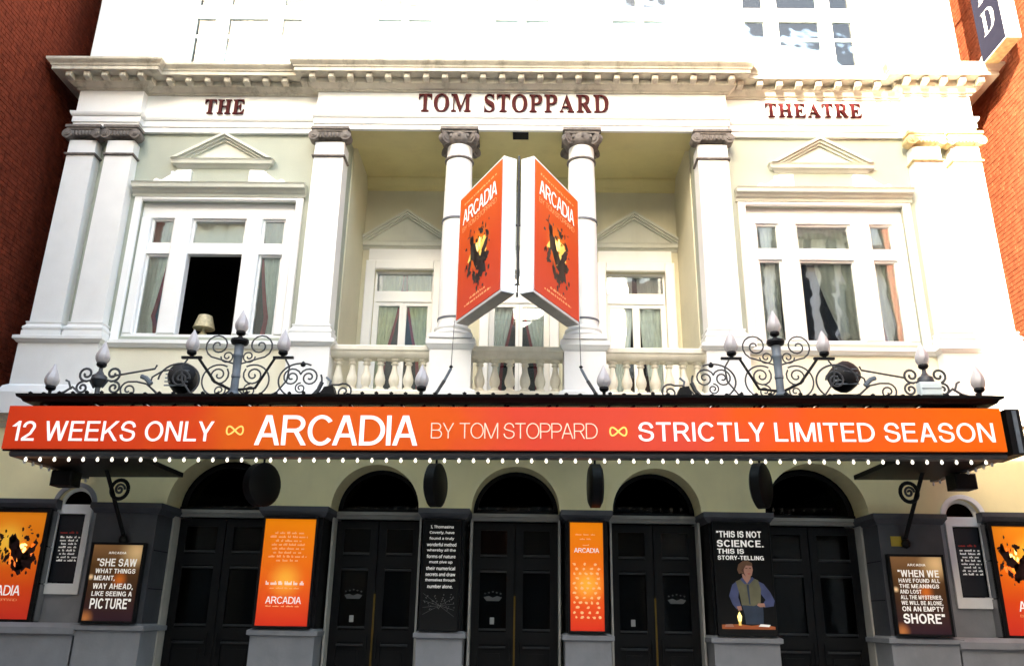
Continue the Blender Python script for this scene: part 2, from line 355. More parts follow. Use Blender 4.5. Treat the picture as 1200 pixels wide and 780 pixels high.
def caps(name, body, x0, x1, z0, z1, y, m, parent, t=.14, gap=.12, kern=True):
    mb = MB(); x = 0.; k = 0; prev = ''
    for ch in body:
        if ch == ' ': x += .30; prev = ''; continue
        w, parts = _glyph(ch, t)
        if kern and prev + ch in ('LY', 'AW', 'AV', 'TA', 'PA', 'AT', 'AY', 'WA', 'AC', 'CA', 'LT', 'YA', 'FA', 'RY'): x -= .07
        for p in parts:
            k += 1; yy = -.0004 * (k % 5)
            if p[0] == 'd':
                (ax, az), (bx_, bz) = p[1], p[2]; dx, dz = bx_ - ax, bz - az; hw = t / 2 * math.hypot(dx, dz) / max(abs(dz), .05)
                mb.flat([(x + ax - hw, az), (x + ax + hw, az), (x + bx_ + hw, bz), (x + bx_ - hw, bz)], yy)
            else:
                P = [Vector(q) for q in p[1]]; n = len(P); L = []; Rr = []
                loop = (P[0] - P[-1]).length < 1e-4
                for i in range(n):
                    a = (P[i] - P[i - 1]).normalized() if i else ((P[0] - P[-2]).normalized() if loop else None)
                    b = (P[i + 1] - P[i]).normalized() if i < n - 1 else ((P[1] - P[0]).normalized() if loop else None)
                    a = a or b; b = b or a; na = Vector((-a.y, a.x)); nb_ = Vector((-b.y, b.x)); o = (na + nb_) / max(.6, 1 + na.dot(nb_)) * t / 2
                    L.append(P[i] + o); Rr.append(P[i] - o)
                for i in range(n - 1): mb.flat([(x + q.x, q.y) for q in (L[i], L[i + 1], Rr[i + 1], Rr[i])], yy)
        x += w + gap; prev = ch
    ax = min(v[0] for v in mb.v); bx_ = max(v[0] for v in mb.v); kx = (x1 - x0) / (bx_ - ax); kz = z1 - z0
    mb.v = [(x0 + (a - ax) * kx, y + b, z0 + c * kz) for a, b, c in mb.v]
    o = mb.build(name, m, parent, recalc=False); o['kind'] = 'stuff'
    return o
def infinity(name, x0, x1, z0, z1, y, m, parent, t=.02):
    a = (x1 - x0 - t) / 2; b = (z1 - z0 - t) / 2; cx, cz_ = (x0 + x1) / 2, (z0 + z1) / 2; n = 48
    P = [Vector((cx + a * math.cos(2 * PI * i / n), cz_ + b * math.sin(4 * PI * i / n))) for i in range(n)]
    mb = MB()
    for i in range(n):
        o = []
        for j in (i, (i + 1) % n):
            d = (P[(j + 1) % n] - P[j - 1]).normalized(); o.append((P[j], Vector((-d.y, d.x)) * t / 2))
        mb.flat([tuple(o[0][0] + o[0][1]), tuple(o[1][0] + o[1][1]), tuple(o[1][0] - o[1][1]), tuple(o[0][0] - o[0][1])], y - (.0006 if i % n < n // 2 else 0))
    return mb.build(name, m, parent, recalc=False)
def greek(name, lines, y, m, parent, h=.02, seed=1):
    """rows of print too small to read, as word-length dashes: lines = (x centre, z, width)"""
    rnd = random.Random(seed); mb = MB()
    for cx, z, w in lines:
        x = cx - w / 2
        while x < cx + w / 2 - .01:
            ww = min(rnd.uniform(.03, .11), cx + w / 2 - x)
            n = max(1, int(ww / .014))
            for i in range(n):
                hh = h * rnd.choice((.6, .6, .65, 1)); mb.flat([(x + i * .014, z), (x + i * .014 + .010, z), (x + i * .014 + .010, z + hh), (x + i * .014, z + hh)], y)
            x += ww + .018
    o = mb.build(name, m, parent, recalc=False); o['kind'] = 'stuff'
    return o

# =====================================================================  SETTING
tag(B(-40, 40, -40, 40, -.4, -.12).build('ground', 'asphalt'), kind='structure')
tag(B(-40, 40, -12.4, -3.2, -.119, -.105).build('road', 'asphalt'), kind='structure')
pv = tag(B(-40, 40, -3.0, 9, -.119, -.006).build('pavement', 'paving'), kind='structure')
slab = B(-.44, .44, -.29, .29, -.03, 0).mesh('paving_slab')
for i in range(16):
    for j in range(4): obj('paving_slab', slab, 'paving', pv, (-7 + i * .9 + (j % 2) * .4, -2.6 + j * .6, 0))
tag(B(-40, 40, -3.2, -3.0, -.119, .003).build('kerb', 'kerb_stone'), kind='structure')
tag(B(-40, 40, -16, -12.6, -.119, 0).build('far_pavement', 'paving'), kind='structure')
tag(B(-40, 40, -12.6, -12.4, -.119, .003).build('far_kerb', 'kerb_stone'), kind='structure')

# opposite side of the street (stands behind the camera, seen in the panes, heights and gaps shaped to shade the lower facade)
def far_building(x0, x1, h, m, label, fins=False, n=6, dp=9):
    t = thing('building', label, 'building', ((x0 + x1) / 2, -16, 0), 'buildings across the street')
    w = (x1 - x0) / 2; hs = []; bay = 2 * w / n; fl = int((h - 2.5) / 3.4)
    for i in range(n):
        for j in range(fl):
            cx = -w + bay * (i + .5); hs.append((cx - .55, cx + .55, 1.2 + 3.4 * j, 3.2 + 3.4 * j))
    MB().holes(-w, w, 0, h, hs, -.3, 0).build('wall', m, t)
    pm = B(-.55, .55, -.2, -.17, 0, 2).mesh('pane'); sm = B(-.62, .62, -.02, .12, -.1, 0).mesh('sill')
    for a, b, c, d in hs:
        obj('pane', pm, 'opp_glass', t, ((a + b) / 2, 0, c)); obj('sill', sm, 'opp_stone', t, ((a + b) / 2, 0, c - .002))
    B(-w, w, -dp, -.3, 0, h - .2).build('back_block', m, t); B(-w - .02, w + .02, -dp, .25, h, h + .35).build('cornice', 'opp_stone', t)
    if fins:
        fm = B(-.14, .14, 0.002, .35, 4.4, h - .5).mesh('fin')
        for i in range(int(2 * w / .8)): obj('fin', fm, 'black_iron', t, (-w + .4 + .8 * i, 0, 0))
        for k in range(4): B(-w, w, .352, .6, 6 + 4 * k, 6.6 + 4 * k).build('band', 'opp_brown', t)
    return t
far_building(-34, -16.1, 20.5, 'opp_brick', 'red brick block across the street, reflected at far left', n=8)
far_building(-16.05, -3.2, 18.5, 'opp_stone', 'stone block across the street, reflected in the left windows', n=6)
far_building(-3.15, -.35, 17.2, 'opp_brick', 'slim tall brick house across the street', n=2, dp=2.2)
far_building(-.3, 4.2, 11.4, 'opp_stone', 'low pale stone house across the street between taller blocks', n=3)
far_building(4.25, 22, 18.5, 'white_paint', 'finned modern block across the street, reflected in right windows', True, n=8)

# neighbouring brick buildings, set forward of the theatre on both sides
def neighbour(sx, label):
    t = thing('brick_building', label, 'building', (sx * 7.875, 0, 0), 'brick buildings flanking the theatre')
    a, b = (0.012, 9) if sx > 0 else (-9, -.012)
    B(a, b, -4.2, 9, 0, 17).build('wall', 'mortar', t); B(min(a, b) - .1, max(a, b) + .1, -4.3, 9, 17, 17.4).build('roof', 'roof_grey', t)
    mb = MB(); rnd = random.Random(3 + sx)
    for k in range(int(11.4 / .075)):
        z = 3.2 + k * .075; off = .056 if k % 2 else .0
        y = -4.2 + off; q = 0
        while y < 1.2:
            L = .215 if (k % 2 == 0) else .1025
            d = rnd.uniform(-.002, .003)
            mb.box(min(-sx * (.0 + d), sx * .013), max(-sx * (.0 + d), sx * .013), y + .005, y + L - .005, z + .005, z + .07); y += L + .0
    o = mb.build('bricks', 'brick' if sx > 0 else 'shaded_brick', t, recalc=False); o['kind'] = 'stuff'
    return t
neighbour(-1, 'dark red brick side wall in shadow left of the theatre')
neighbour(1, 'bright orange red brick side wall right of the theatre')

# =====================================================================  THEATRE
T = thing('theatre_building', 'white stuccoed theatre facade with columned loggia and red name lettering', 'theatre', (0, 0, 0))
def mir(fn):
    for s in (-1, 1): fn(s)
def rng(a, b, s): return (a, b) if s > 0 else (-b, -a)
def SB(mb, s, a, b, *r): return mb.box(*rng(a, b, s), *r)

# --- shell
B(-7.6, -7.3, .45, 9, 0, 14).build('side_wall', 'white_paint', T); B(7.3, 7.6, .45, 9, 0, 14).build('side_wall', 'white_paint', T)
B(-7.6, 7.6, 9, 9.3, 0, 14).build('back_wall', 'white_paint', T); B(-7.7, 7.7, -.1, 9.3, 14.6, 14.8).build('roof', 'roof_grey', T)

# --- upper storey
uph = []
for c in (-2.08, 0, 2.08): uph.append((c - .53, c + .53, 10.5, 12.7))
for s in (-1, 1): uph.append((*rng(3.86, 5.85, s), 10.5, 12.7))
MB().holes(-7.5, 7.5, 10.0, 14.6, uph, 0, .4).build('upper_wall', 'white_paint', T)
for s in (-1, 1):
    for a, b in ((6.42, 7.45), (2.78, 3.3)): B(*rng(a, b, s), -.06, .0, 10.26, 14.5).build('upper_pilaster', 'white_paint', T)
def up_window(x0, x1, ms):
    w = B(x0, x1, .12, .2, 10.5, 10.56).box(x0, x1, .12, .2, 12.62, 12.7).box(x0, x1, .115, .205, 11.64, 11.9)
    w.box(x0, x0 + .05, .118, .202, 10.56, 12.62).box(x1 - .05, x1, .118, .202, 10.56, 12.62)
    for a, b in ms: w.box(a, b, .1, .21, 10.56, 12.62)
    o = w.build('window', 'white_trim', T)
    e = [x0 + .05] + [q for p in ms for q in p] + [x1 - .05]
    for i in range(0, len(e), 2):
        for z0, z1 in ((10.56, 11.64), (11.9, 12.62)):
            B(e[i], e[i + 1], .155, .163, z0, z1).build('pane', 'pane_glass_upper', o)
        if len(ms) == 2: B(e[i], e[i + 1], .15, .17, 11.24, 11.29).build('glazing_bar', 'white_trim', o)
        B(e[i] - .01, e[i + 1] + .01, .30, .32, 10.5, 11.1 + .3 * random.random()).build('blind', 'net_curtain', o)
for c in (-2.08, 0, 2.08): up_window(c - .53, c + .53, [(c - .06, c + .06)])
up_window(3.86, 5.85, [(4.26, 4.5), (5.22, 5.44)]); up_window(-5.85, -3.86, [(-5.44, -5.22), (-4.5, -4.26)])
B(-7.2, 7.2, 1.2, 1.3, 10.2, 14).build('room_wall', 'room_dark', T)
# surrounds of the upper windows
mb = MB()
for c, w in ((-2.08, .53), (0, .53), (2.08, .53), (-4.855, 1.0), (4.855, 1.0)):
    mb.box(c - w - .16, c - w, -.05, .0, 10.3, 12.9).box(c + w, c + w + .16, -.05, .0, 10.3, 12.9).box(c - w - .16, c + w + .16, -.05, 0, 12.7, 12.9)
mb.build('upper_surround', 'white_trim', T)

# --- entablature, swept round the breaks
PATH = [(-7.42, .4), (-7.42, -.2), (-6.33, -.2), (-6.33, -.06), (-3.40, -.06), (-3.40, -.2), (3.40, -.2), (3.40, -.06), (6.33, -.06), (6.33, -.2), (7.42, -.2), (7.42, .4)]
def closed(pts, back=-.05): return [(back, pts[0][1])] + pts + [(back, pts[-1][1])]
ent = MB().sweep(closed([(.0, 9.17), (.0, 9.26), (.02, 9.265), (.02, 9.37), (.035, 9.375), (.05, 9.40), (.06, 9.43), (.06, 9.45), (-.005, 9.452), (-.005, 9.88)], -.06), PATH).build('entablature', 'white_paint', T)
cor = MB().sweep(closed([(.03, 9.88), (.03, 9.90), (.07, 9.91), (.12, 9.95), (.15, 9.965), (.15, 10.062), (.33, 10.063), (.34, 10.06), (.34, 10.12), (.355, 10.13), (.365, 10.155), (.41, 10.20), (.42, 10.215), (.42, 10.25), (.12, 10.29)]), PATH).build('cornice', 'cornice_stone', T)
cb = MB().sweep(closed([(.11, 10.291), (.11, 10.33)], -.1), PATH).build('cornice_lead', 'grey_paint', T)
modm = MB().bbox(-.05, .05, -.14, 0, -.045, .045, .015).mesh('modillion')
for x0, x1, y, n in ((-7.5, -6.3, -.2, 5), (-6.2, -3.62, -.06, 9), (-3.45, 3.45, -.2, 23), (3.62, 6.2, -.06, 9), (6.3, 7.5, -.2, 5)):
    for i in range(n): obj('modillion', modm, 'cornice_stone', cor, (x0 + (x1 - x0) * i / (n - 1), y - .15, 10.014))
# raised lettering
def name_letters(word, x0, x1, z0, z1, y):
    me = text_raw(SERIF(word)); cs = [v.co.x for v in me.vertices]; a, b = min(cs), max(cs)
    bpy.data.meshes.remove(me)
    # lay the letters out by their own widths, word spaces kept
    ws = []
    for ch in word:
        if ch == ' ': ws.append(.42); continue
        m_ = text_raw(SERIF(ch)); xs = [v.co.x for v in m_.vertices]; ws.append(max(xs) - min(xs)); bpy.data.meshes.remove(m_)
    gap = .085; tot = sum(ws) + gap * (len(ws) - 1); k = (x1 - x0) / tot; x = x0
    for ch, w in zip(word, ws):
        if ch != ' ': text('letter', SERIF(ch), x, x + w * k, z0 - (.006 if ch in 'OS' else 0), z1 + (.006 if ch in 'OS' else 0), y, 'letter_red', ent, depth=.035)
        x += (w + gap) * k
name_letters('THE', -5.32, -4.65, 9.52, 9.79, -.068)
name_letters('TOM STOPPARD', -1.70, 1.45, 9.50, 9.83, -.208)
name_letters('THEATRE', 4.07, 5.66, 9.53, 9.79, -.068)

# --- first-floor walls
WH = (5.60, 7.92)
for s in (-1, 1):
    MB().holes(*rng(2.88, 7.5, s), 4.3, 9.2, [(*rng(3.62, 6.13, s), *WH)], 0, .45).build('wing_wall', 'green_wall', T)
B(-2.88, 2.88, -.14, .45, 9.2, 9.9).build('loggia_beam', 'loggia_wall', T)
MB().sweep(closed([(.0, 4.3), (.0, 5.40)], -.06), [(-7.5, .3), (-7.5, -.06), (-2.9, -.06)]).build('podium', 'podium_wall', T)
MB().sweep(closed([(.0, 4.3), (.0, 5.40)], -.06), [(2.9, -.06), (7.5, -.06), (7.5, .3)]).build('podium', 'podium_wall', T)
SILL = [(.0, 5.40), (.02, 5.405), (.05, 5.44), (.07, 5.45), (.07, 5.50), (.05, 5.51)]
for pth in ([(-7.5, .3), (-7.5, -.25), (-6.28, -.25), (-6.28, -.08), (-3.44, -.08), (-3.44, -.25), (-2.8, -.25), (-2.8, .2)], [(2.8, .2), (2.8, -.25), (3.44, -.25), (3.44, -.08), (6.28, -.08), (6.28, -.25), (7.5, -.25), (7.5, .3)]):
    MB().sweep(closed(SILL, -.1), pth).build('sill_band', 'white_paint', T)
for s in (-1, 1):
    for a, b in ((6.28, 7.5), (2.8, 3.44)):
        x0, x1 = rng(a, b, s)
        MB().sweep(closed([(.10, 4.3), (.10, 4.62), (.06, 4.72), (.0, 4.76), (.0, 5.40)], -.2), [(x0, .2), (x0, -.25), (x1, -.25), (x1, .2)]).build('pedestal', 'white_paint', T)

# --- pilasters and columns
def ionic(mb, w, d0, z0, z1, y):
    """pilaster capital: abacus, volutes, carved band"""
    mb.box(-w / 2 - .06, w / 2 + .06, y - .09, y + .12, z1 - .05, z1 - .002).box(-w / 2 - .04, w / 2 + .04, y - .07, y + .1, z1 - .085, z1 - .05)
    mb.box(-w / 2 - .02, w / 2 + .02, y - .055, y + .09, z1 - .19, z1 - .086)
    for s in (-1, 1):
        cx = s * (w / 2 + .015)
        mb.cyl((cx, y - .085, z1 - .165), (cx, y + .1, z1 - .165), .085, 14); mb.cyl((cx, y - .1, z1 - .165), (cx, y - .08, z1 - .165), .045, 12); mb.cyl((cx, y - .112, z1 - .165), (cx, y - .09, z1 - .165), .02, 8)
    for i in range(7):
        x = -w / 2 + .06 + (w - .12) * i / 6; mb.lathe([(.001, -.05), (.022, -.04), (.028, 0), (.02, .03), (.001, .035)], (x, y - .055, z1 - .14), 8)
def pilaster(x0, x1, side, sunlit):
    w = x1 - x0; c = (x0 + x1) / 2; h = w / 2; t = .018
    sh = MB().add([(c - h, -.2, 5.74), (c + h, -.2, 5.74), (c + h - t, -.2, 8.92), (c - h + t, -.2, 8.92), (c - h, .15, 5.74), (c + h, .15, 5.74), (c + h - t, .15, 8.92), (c - h + t, .15, 8.92)],
                  [(0, 1, 2, 3), (4, 7, 6, 5), (0, 3, 7, 4), (1, 5, 6, 2), (0, 4, 5, 1), (3, 2, 6, 7)]).build('pilaster', 'white_paint', T)
    b = MB()
    b.sweep(closed([(.06, 5.505), (.06, 5.60), (.045, 5.605), (.06, 5.63), (.06, 5.66), (.03, 5.69), (.025, 5.72), (.035, 5.73), (.035, 5.75), (.0, 5.76)], -.05), [(x0, .1), (x0, -.2), (x1, -.2), (x1, .1)]); b.build('base', 'white_paint', sh)
    b = MB(); b.sweep(closed([(.0, 8.64), (.03, 8.645), (.035, 8.66), (.03, 8.675), (.0, 8.68)], -.04), [(x0 + t, .1), (x0 + t, -.2), (x1 - t, -.2), (x1 - t, .1)]); b.build('astragal', 'capital_sunlit' if sunlit else 'capital_stone', sh)
    mb = MB(); ionic(mb, w - .02, 0, 8.93, 9.17, -.2); o = mb.build('capital', 'capital_sunlit' if sunlit else 'capital_stone', sh, True); o.location.x = c
for s in (-1, 1):
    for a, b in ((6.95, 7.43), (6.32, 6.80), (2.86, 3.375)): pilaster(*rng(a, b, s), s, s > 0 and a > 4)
def column(cx):
    cy = -.02
    c = MB().lathe([(.235, 5.77), (.238, 6.3), (.232, 7.2), (.22, 8.2), (.205, 8.90)], (cx, cy, 0), 32).build('column', 'white_paint', T, True)
    MB().lathe([(.31, 5.60), (.325, 5.63), (.31, 5.66), (.27, 5.67), (.265, 5.70), (.285, 5.72), (.285, 5.745), (.25, 5.76), (.24, 5.79)], (cx, cy, 0), 32).box(cx - .32, cx + .32, cy - .32, cy + .32, 5.53, 5.60).build('base', 'white_paint', c, True)
    for z in (7.55, 5.88): MB().lathe([(.236, z), (.245, z), (.245, z + .03), (.236, z + .03)], (cx, cy, 0), 32).build('strap', 'strap_metal', c, True)
    k = MB().lathe([(.205, 8.64), (.235, 8.645), (.24, 8.66), (.235, 8.675), (.21, 8.68)], (cx, cy, 0), 32)
    k.lathe([(.21, 8.90), (.26, 8.94), (.28, 9.0), (.27, 9.08), (.2, 9.09)], (cx, cy, 0), 24)
    k.box(cx - .31, cx + .31, cy - .29, cy + .29, 9.12, 9.168).box(cx - .285, cx + .285, cy - .265, cy + .265, 9.075, 9.12)
    for sx in (-1, 1):
        for sy in (-1, 1):
            d = Vector((sx, sy, 0)).normalized(); p = Vector((cx + sx * .235, cy + sy * .22, 8.985)); q = Vector((-d.y, d.x, 0))
            k.cyl(p - q * .045, p + q * .045, .095, 14); k.cyl(p - q * .06, p + q * .06, .05, 12)
    for i in range(12):
        a = 2 * PI * i / 12; k.lathe([(.001, -.05), (.024, -.03), (.03, 0), (.02, .03), (.001, .035)], (cx + .275 * math.cos(a), cy + .275 * math.sin(a), 9.03), 8)
    k.build('capital', 'capital_stone', c, True)
column(-1.0); column(1.0)

# --- loggia
LY = 1.8
lw = [(c - .53, c + .53, 4.72, 7.52) for c in (-2.08, 0, 2.08)]
MB().holes(-2.88, 2.88, 4.7, 9.5, lw, LY, LY + .35).build('loggia_back_wall', 'loggia_plaster', T)
for s in (-1, 1): B(*rng(2.86, 3.2, s), .44, LY + .3, 4.7, 9.5).build('loggia_side_wall', 'loggia_plaster', T)
B(-2.9, 2.9, .44, LY + .2, 9.34, 9.5).build('loggia_ceiling', 'loggia_wall', T)
MB().sweep(closed([(.0, 9.12), (.05, 9.14), (.07, 9.2), (.14, 9.27), (.16, 9.30), (.16, 9.339)], -.05), [(-2.86, LY), (2.86, LY)]).build('loggia_cove', 'loggia_wall', T)
B(-2.9, 2.9, -.2, LY + .1, 4.55, 4.72).build('loggia_floor', 'balustrade_stone', T)
B(-.13, .13, -.1, .08, 9.165, 9.198).build('downlight', 'case_black', T)
def pediment(c, w, z, zt, y, m, par):
    """small pediment: swept base cornice, raking cornices, recessed tympanum"""
    h = zt - z
    mb = MB().sweep(closed([(.0, z - .14), (.02, z - .13), (.05, z - .09), (.09, z - .08), (.10, z - .03), (.12, z)], -.02), [(c - w + .08, y + .05), (c - w + .08, y), (c + w - .08, y), (c + w - .08, y + .05)])
    for sg in (-1, 1):
        for o0, o1, pr in ((.0, .05, .15), (.05, .09, .11), (.09, .13, .07)):
            mb.prism([(c, zt - o0), (c + sg * w * (1 - o0 / h), z + .001), (c + sg * w * (1 - o1 / h), z + .001), (c, zt - o1)], y - pr, y)
    mb.prism([(c - w + .2, z), (c + w - .2, z), (c, zt - .1)], y - .03, y)
    return mb.build('pediment', m, par)
def french(c):
    w = MB(); x0, x1 = c - .53, c + .53; y0, y1 = LY + .08, LY + .16
    w.box(x0, x0 + .03, y0, y1, 4.72, 7.52).box(x1 - .03, x1, y0, y1, 4.72, 7.52).box(x0 + .03, x1 - .03, y0, y1, 7.48, 7.52).box(x0 + .03, x1 - .03, y0 - .02, y1, 6.93, 7.13)
    for a, b in ((x0 + .03, c - .002), (c + .002, x1 - .03)):
        w.box(a, a + .06, y0 + .005, y1 - .005, 4.75, 6.93).box(b - .06, b, y0 + .005, y1 - .005, 4.75, 6.93).box(a + .06, b - .06, y0 + .005, y1 - .005, 4.75, 4.95).box(a + .06, b - .06, y0 + .005, y1 - .005, 6.86, 6.93)
    o = w.build('french_window', 'white_trim', T)
    for a, b in ((x0 + .09, c - .06), (c + .06, x1 - .09)): B(a, b, LY + .11, LY + .118, 4.95, 6.86).build('pane', 'pane_glass', o)
    tp = B(x0 + .03, x1 - .03, LY + .11, LY + .118, 7.13, 7.48).build('pane', 'pane_glass_bright', o)
    s = MB()
    for a, b in ((x0 - .17, x0), (x1, x1 + .17)): s.bbox(a, b, LY - .06, LY, 4.72, 7.69, .015)
    s.bbox(x0, x1, LY - .06, LY, 7.52, 7.69, .015)
    s.box(x0 - .13, x1 + .13, LY - .03, LY, 7.69, 7.92)
    s.build('architrave', 'white_trim', o)
    pediment(c, .92, 8.05, 8.68, LY, 'trim_green', o)
    B(c - 1.0, c + 1.0, LY + 1.6, LY + 1.7, 4.6, 8.2).build('room_back', 'room_dark', o)
for c in (-2.08, 0, 2.08): french(c)
# balustrade
for a, b in ((-2.8, -1.32), (-.68, .68), (1.32, 2.8)):
    MB().sweep(closed([(.0, 5.27), (.03, 5.29), (.05, 5.32), (.06, 5.36), (.08, 5.37), (.08, 5.43), (.06, 5.45)], -.2), [(a, -.12), (b, -.12)]).build('handrail', 'balustrade_stone', T)
    MB().sweep(closed([(.06, 4.55), (.06, 4.74), (.04, 4.76), (.0, 4.78)], -.2), [(a, -.12), (b, -.12)]).build('balustrade_base', 'balustrade_stone', T)
bal = MB().lathe([(.06, .0), (.075, .01), (.075, .035), (.05, .05), (.055, .08), (.075, .12), (.08, .17), (.07, .22), (.048, .29), (.038, .35), (.036, .39), (.055, .405), (.058, .42), (.042, .43), (.045, .45), (.07, .46), (.07, .495)], (0, 0, 0), 14).mesh('baluster', True)
for a, b, n in ((-2.8, -1.32, 7), (-.68, .68, 6), (1.32, 2.8, 7)):
    for i in range(n): obj('baluster', bal, 'balustrade_stone', T, (a + (b - a) * (i + .5) / n, -.03, 4.778))
for c in (-1.0, 1.0):
    MB().sweep(closed([(.08, 4.55), (.08, 4.72), (.0, 4.77), (.0, 5.36), (.02, 5.38), (.05, 5.43), (.06, 5.44), (.06, 5.525)], -.3), [(c - .31, .3), (c - .31, -.26), (c + .31, -.26), (c + .31, .3)]).build('column_pedestal', 'white_paint', T)

# --- wing windows
def wing_window(s, open_mid):
    X = lambda a, b: rng(a, b, s)
    y0, y1 = .10, .2
    w = MB(); SB(w, s, 3.62, 6.13, y0 - .02, y1, 7.66, 7.92); SB(w, s, 3.62, 6.13, y0 - .04, y1, 5.60, 5.66)
    for a, b in ((3.62, 3.78), (4.16, 4.42), (5.30, 5.59), (5.97, 6.13)): w.bbox(*X(a, b), y0 - .06, y1, 5.66, 7.66, .02)
    L = ((3.78, 4.16), (4.42, 5.30), (5.59, 5.97))
    for a, b in L: SB(w, s, a, b, y0 - .02, y1, 7.03, 7.20)
    o = w.build('window', 'white_trim', T)
    for i, (a, b) in enumerate(L):
        for z0, z1, q in ((5.66, 7.03, 0), (7.20, 7.66, 1)):
            f = MB(); t = .035
            SB(f, s, a, a + t, y0 + .02, y1 - .02, z0, z1); SB(f, s, b - t, b, y0 + .02, y1 - .02, z0, z1); SB(f, s, a + t, b - t, y0 + .02, y1 - .02, z0, z0 + t); SB(f, s, a + t, b - t, y0 + .02, y1 - .02, z1 - t, z1)
            if not (open_mid and i == 1 and q == 0):
                f.build('sash', 'white_trim', o)
                p = B(*X(a + t, b - t), -.004, .004, z0 + t - (z0 + z1) / 2, z1 - t - (z0 + z1) / 2).build('pane', 'pane_glass_bright' if (q == 1 or s > 0) else 'pane_glass', o)
                p.location = (0, .15, (z0 + z1) / 2)
                if q == 1 and i == 1: p.rotation_euler.x = R(-4)
    # surround, hood, brackets, pediment
    m = MB()
    for a, b in ((3.50, 3.62), (6.13, 6.25)): m.bbox(*X(a, b), -.05, 0, 5.51, 7.98, .015)
    m.bbox(*X(3.62, 6.13), -.05, 0, 7.92, 7.98, .015); m.build('architrave', 'white_trim', o)
    x0, x1 = X(3.47, 6.28)
    MB().sweep(closed([(.05, 7.985), (.06, 8.03), (.10, 8.05), (.12, 8.09), (.17, 8.10), (.18, 8.15), (.20, 8.18), (.02, 8.21)], .0), [(x0, 0), (x1, 0)]).build('hood', 'trim_green', o)
    for sg in (-1, 1):
        c = s * 4.9 + sg * .66
        pl = [(c + sg * .42, 8.19), (c + sg * .44, 8.24), (c + sg * .38, 8.28), (c + sg * .28, 8.27), (c + sg * .16, 8.36), (c + sg * .05, 8.45), (c - sg * .18, 8.46), (c - sg * .18, 8.19)]
        k = MB().prism(pl, -.08, 0)
        k.cyl((c + sg * .36, -.1, 8.235), (c + sg * .36, 0, 8.235), .05, 12)
        for q in range(4): k.box(c - sg * .02 - .16 + q * .08, c - sg * .02 - .12 + q * .08, -.095, -.08, 8.21, 8.42)
        k.build('scroll_bracket', 'white_trim', o)
    B(s * 4.9 - .48, s * 4.9 + .48, -.03, 0, 8.23, 8.43).build('panel', 'green_wall', o)
    pediment(s * 4.9, .82, 8.66, 9.14, 0, 'trim_green', o)
    # room behind
    r = MB(); a, b = X(3.2, 6.9)
    r.box(a, b, 3.4, 3.5, 4.9, 8.4).box(a, a + .05, .5, 3.4, 4.9, 8.4).box(b - .05, b, .5, 3.4, 4.9, 8.4).box(a, b, .5, 3.4, 8.35, 8.4).box(a, b, .5, 3.4, 4.9, 4.95)
    r.build('room', 'room_dark', o)
    return o
WL = wing_window(-1, True); WR = wing_window(1, False)

# --- string course and ground-floor wall with arches
SC = [(.0, 4.12), (.02, 4.13), (.06, 4.2), (.10, 4.22), (.12, 4.27), (.12, 4.33), (.16, 4.37), (.17, 4.42), (.02, 4.45)]
MB().sweep(closed(SC, -.1), [(-7.85, -.15), (7.85, -.15)]).build('string_course', 'balustrade_stone', T)
B(-7.85, 7.85, -.1, .4, 4.12, 4.54).build('wall_band', 'white_paint', T)
ARCH = [(-4.21, .72), (-1.98, .62), (0., .62), (1.98, .62), (4.21, .72)]
GY0, GY1, SPR = -.15, .42, 3.03
mb = MB(); zt = 4.12
def arch_bay(mb, c, r, x0, x1, z0, zt, y0, y1, n=20):
    arc = [(c - r * math.cos(PI * i / n), z0 + r * math.sin(PI * i / n)) for i in range(n + 1)]
    for y in (y0, y1):
        for (a, b), (p, q) in zip(arc[:-1], arc[1:]): mb.add([(a, y, b), (p, y, q), (p, y, zt), (a, y, zt)], [(0, 1, 2, 3)])
        mb.add([(x0, y, z0), (c - r, y, z0), (c - r, y, zt), (x0, y, zt)], [(0, 1, 2, 3)]); mb.add([(c + r, y, z0), (x1, y, z0), (x1, y, zt), (c + r, y, zt)], [(0, 1, 2, 3)])
    for (a, b), (p, q) in zip(arc[:-1], arc[1:]): mb.add([(a, y0, b), (p, y0, q), (p, y1, q), (a, y1, b)], [(0, 1, 2, 3)])
    for a, b in ((x0, c - r), (c + r, x1)): mb.add([(a, y0, z0), (b, y0, z0), (b, y1, z0), (a, y1, z0)], [(0, 1, 2, 3)])
edges = [-5.75, -3.1, -.99, .99, 3.1, 5.75]
for (c, r), a, b in zip(ARCH, edges[:-1], edges[1:]): arch_bay(mb, c, r, a, b, SPR, zt, GY0, GY1)
mb.build('arcade_wall', 'cream_wall', T)
def ring(c, z, r0, r1, y0, y1, n=22):
    m = MB()
    for i in range(n):
        a, b = PI * i / n, PI * (i + 1) / n
        q = [(c - r0 * math.cos(a), z + r0 * math.sin(a)), (c - r0 * math.cos(b), z + r0 * math.sin(b)), (c - r1 * math.cos(b), z + r1 * math.sin(b)), (c - r1 * math.cos(a), z + r1 * math.sin(a))]
        m.prism(q, y0, y1)
    return m
for c, r in ARCH: ring(c, SPR, r, r + .1, GY0 - .035, GY0).build('archivolt', 'cream_wall', T)
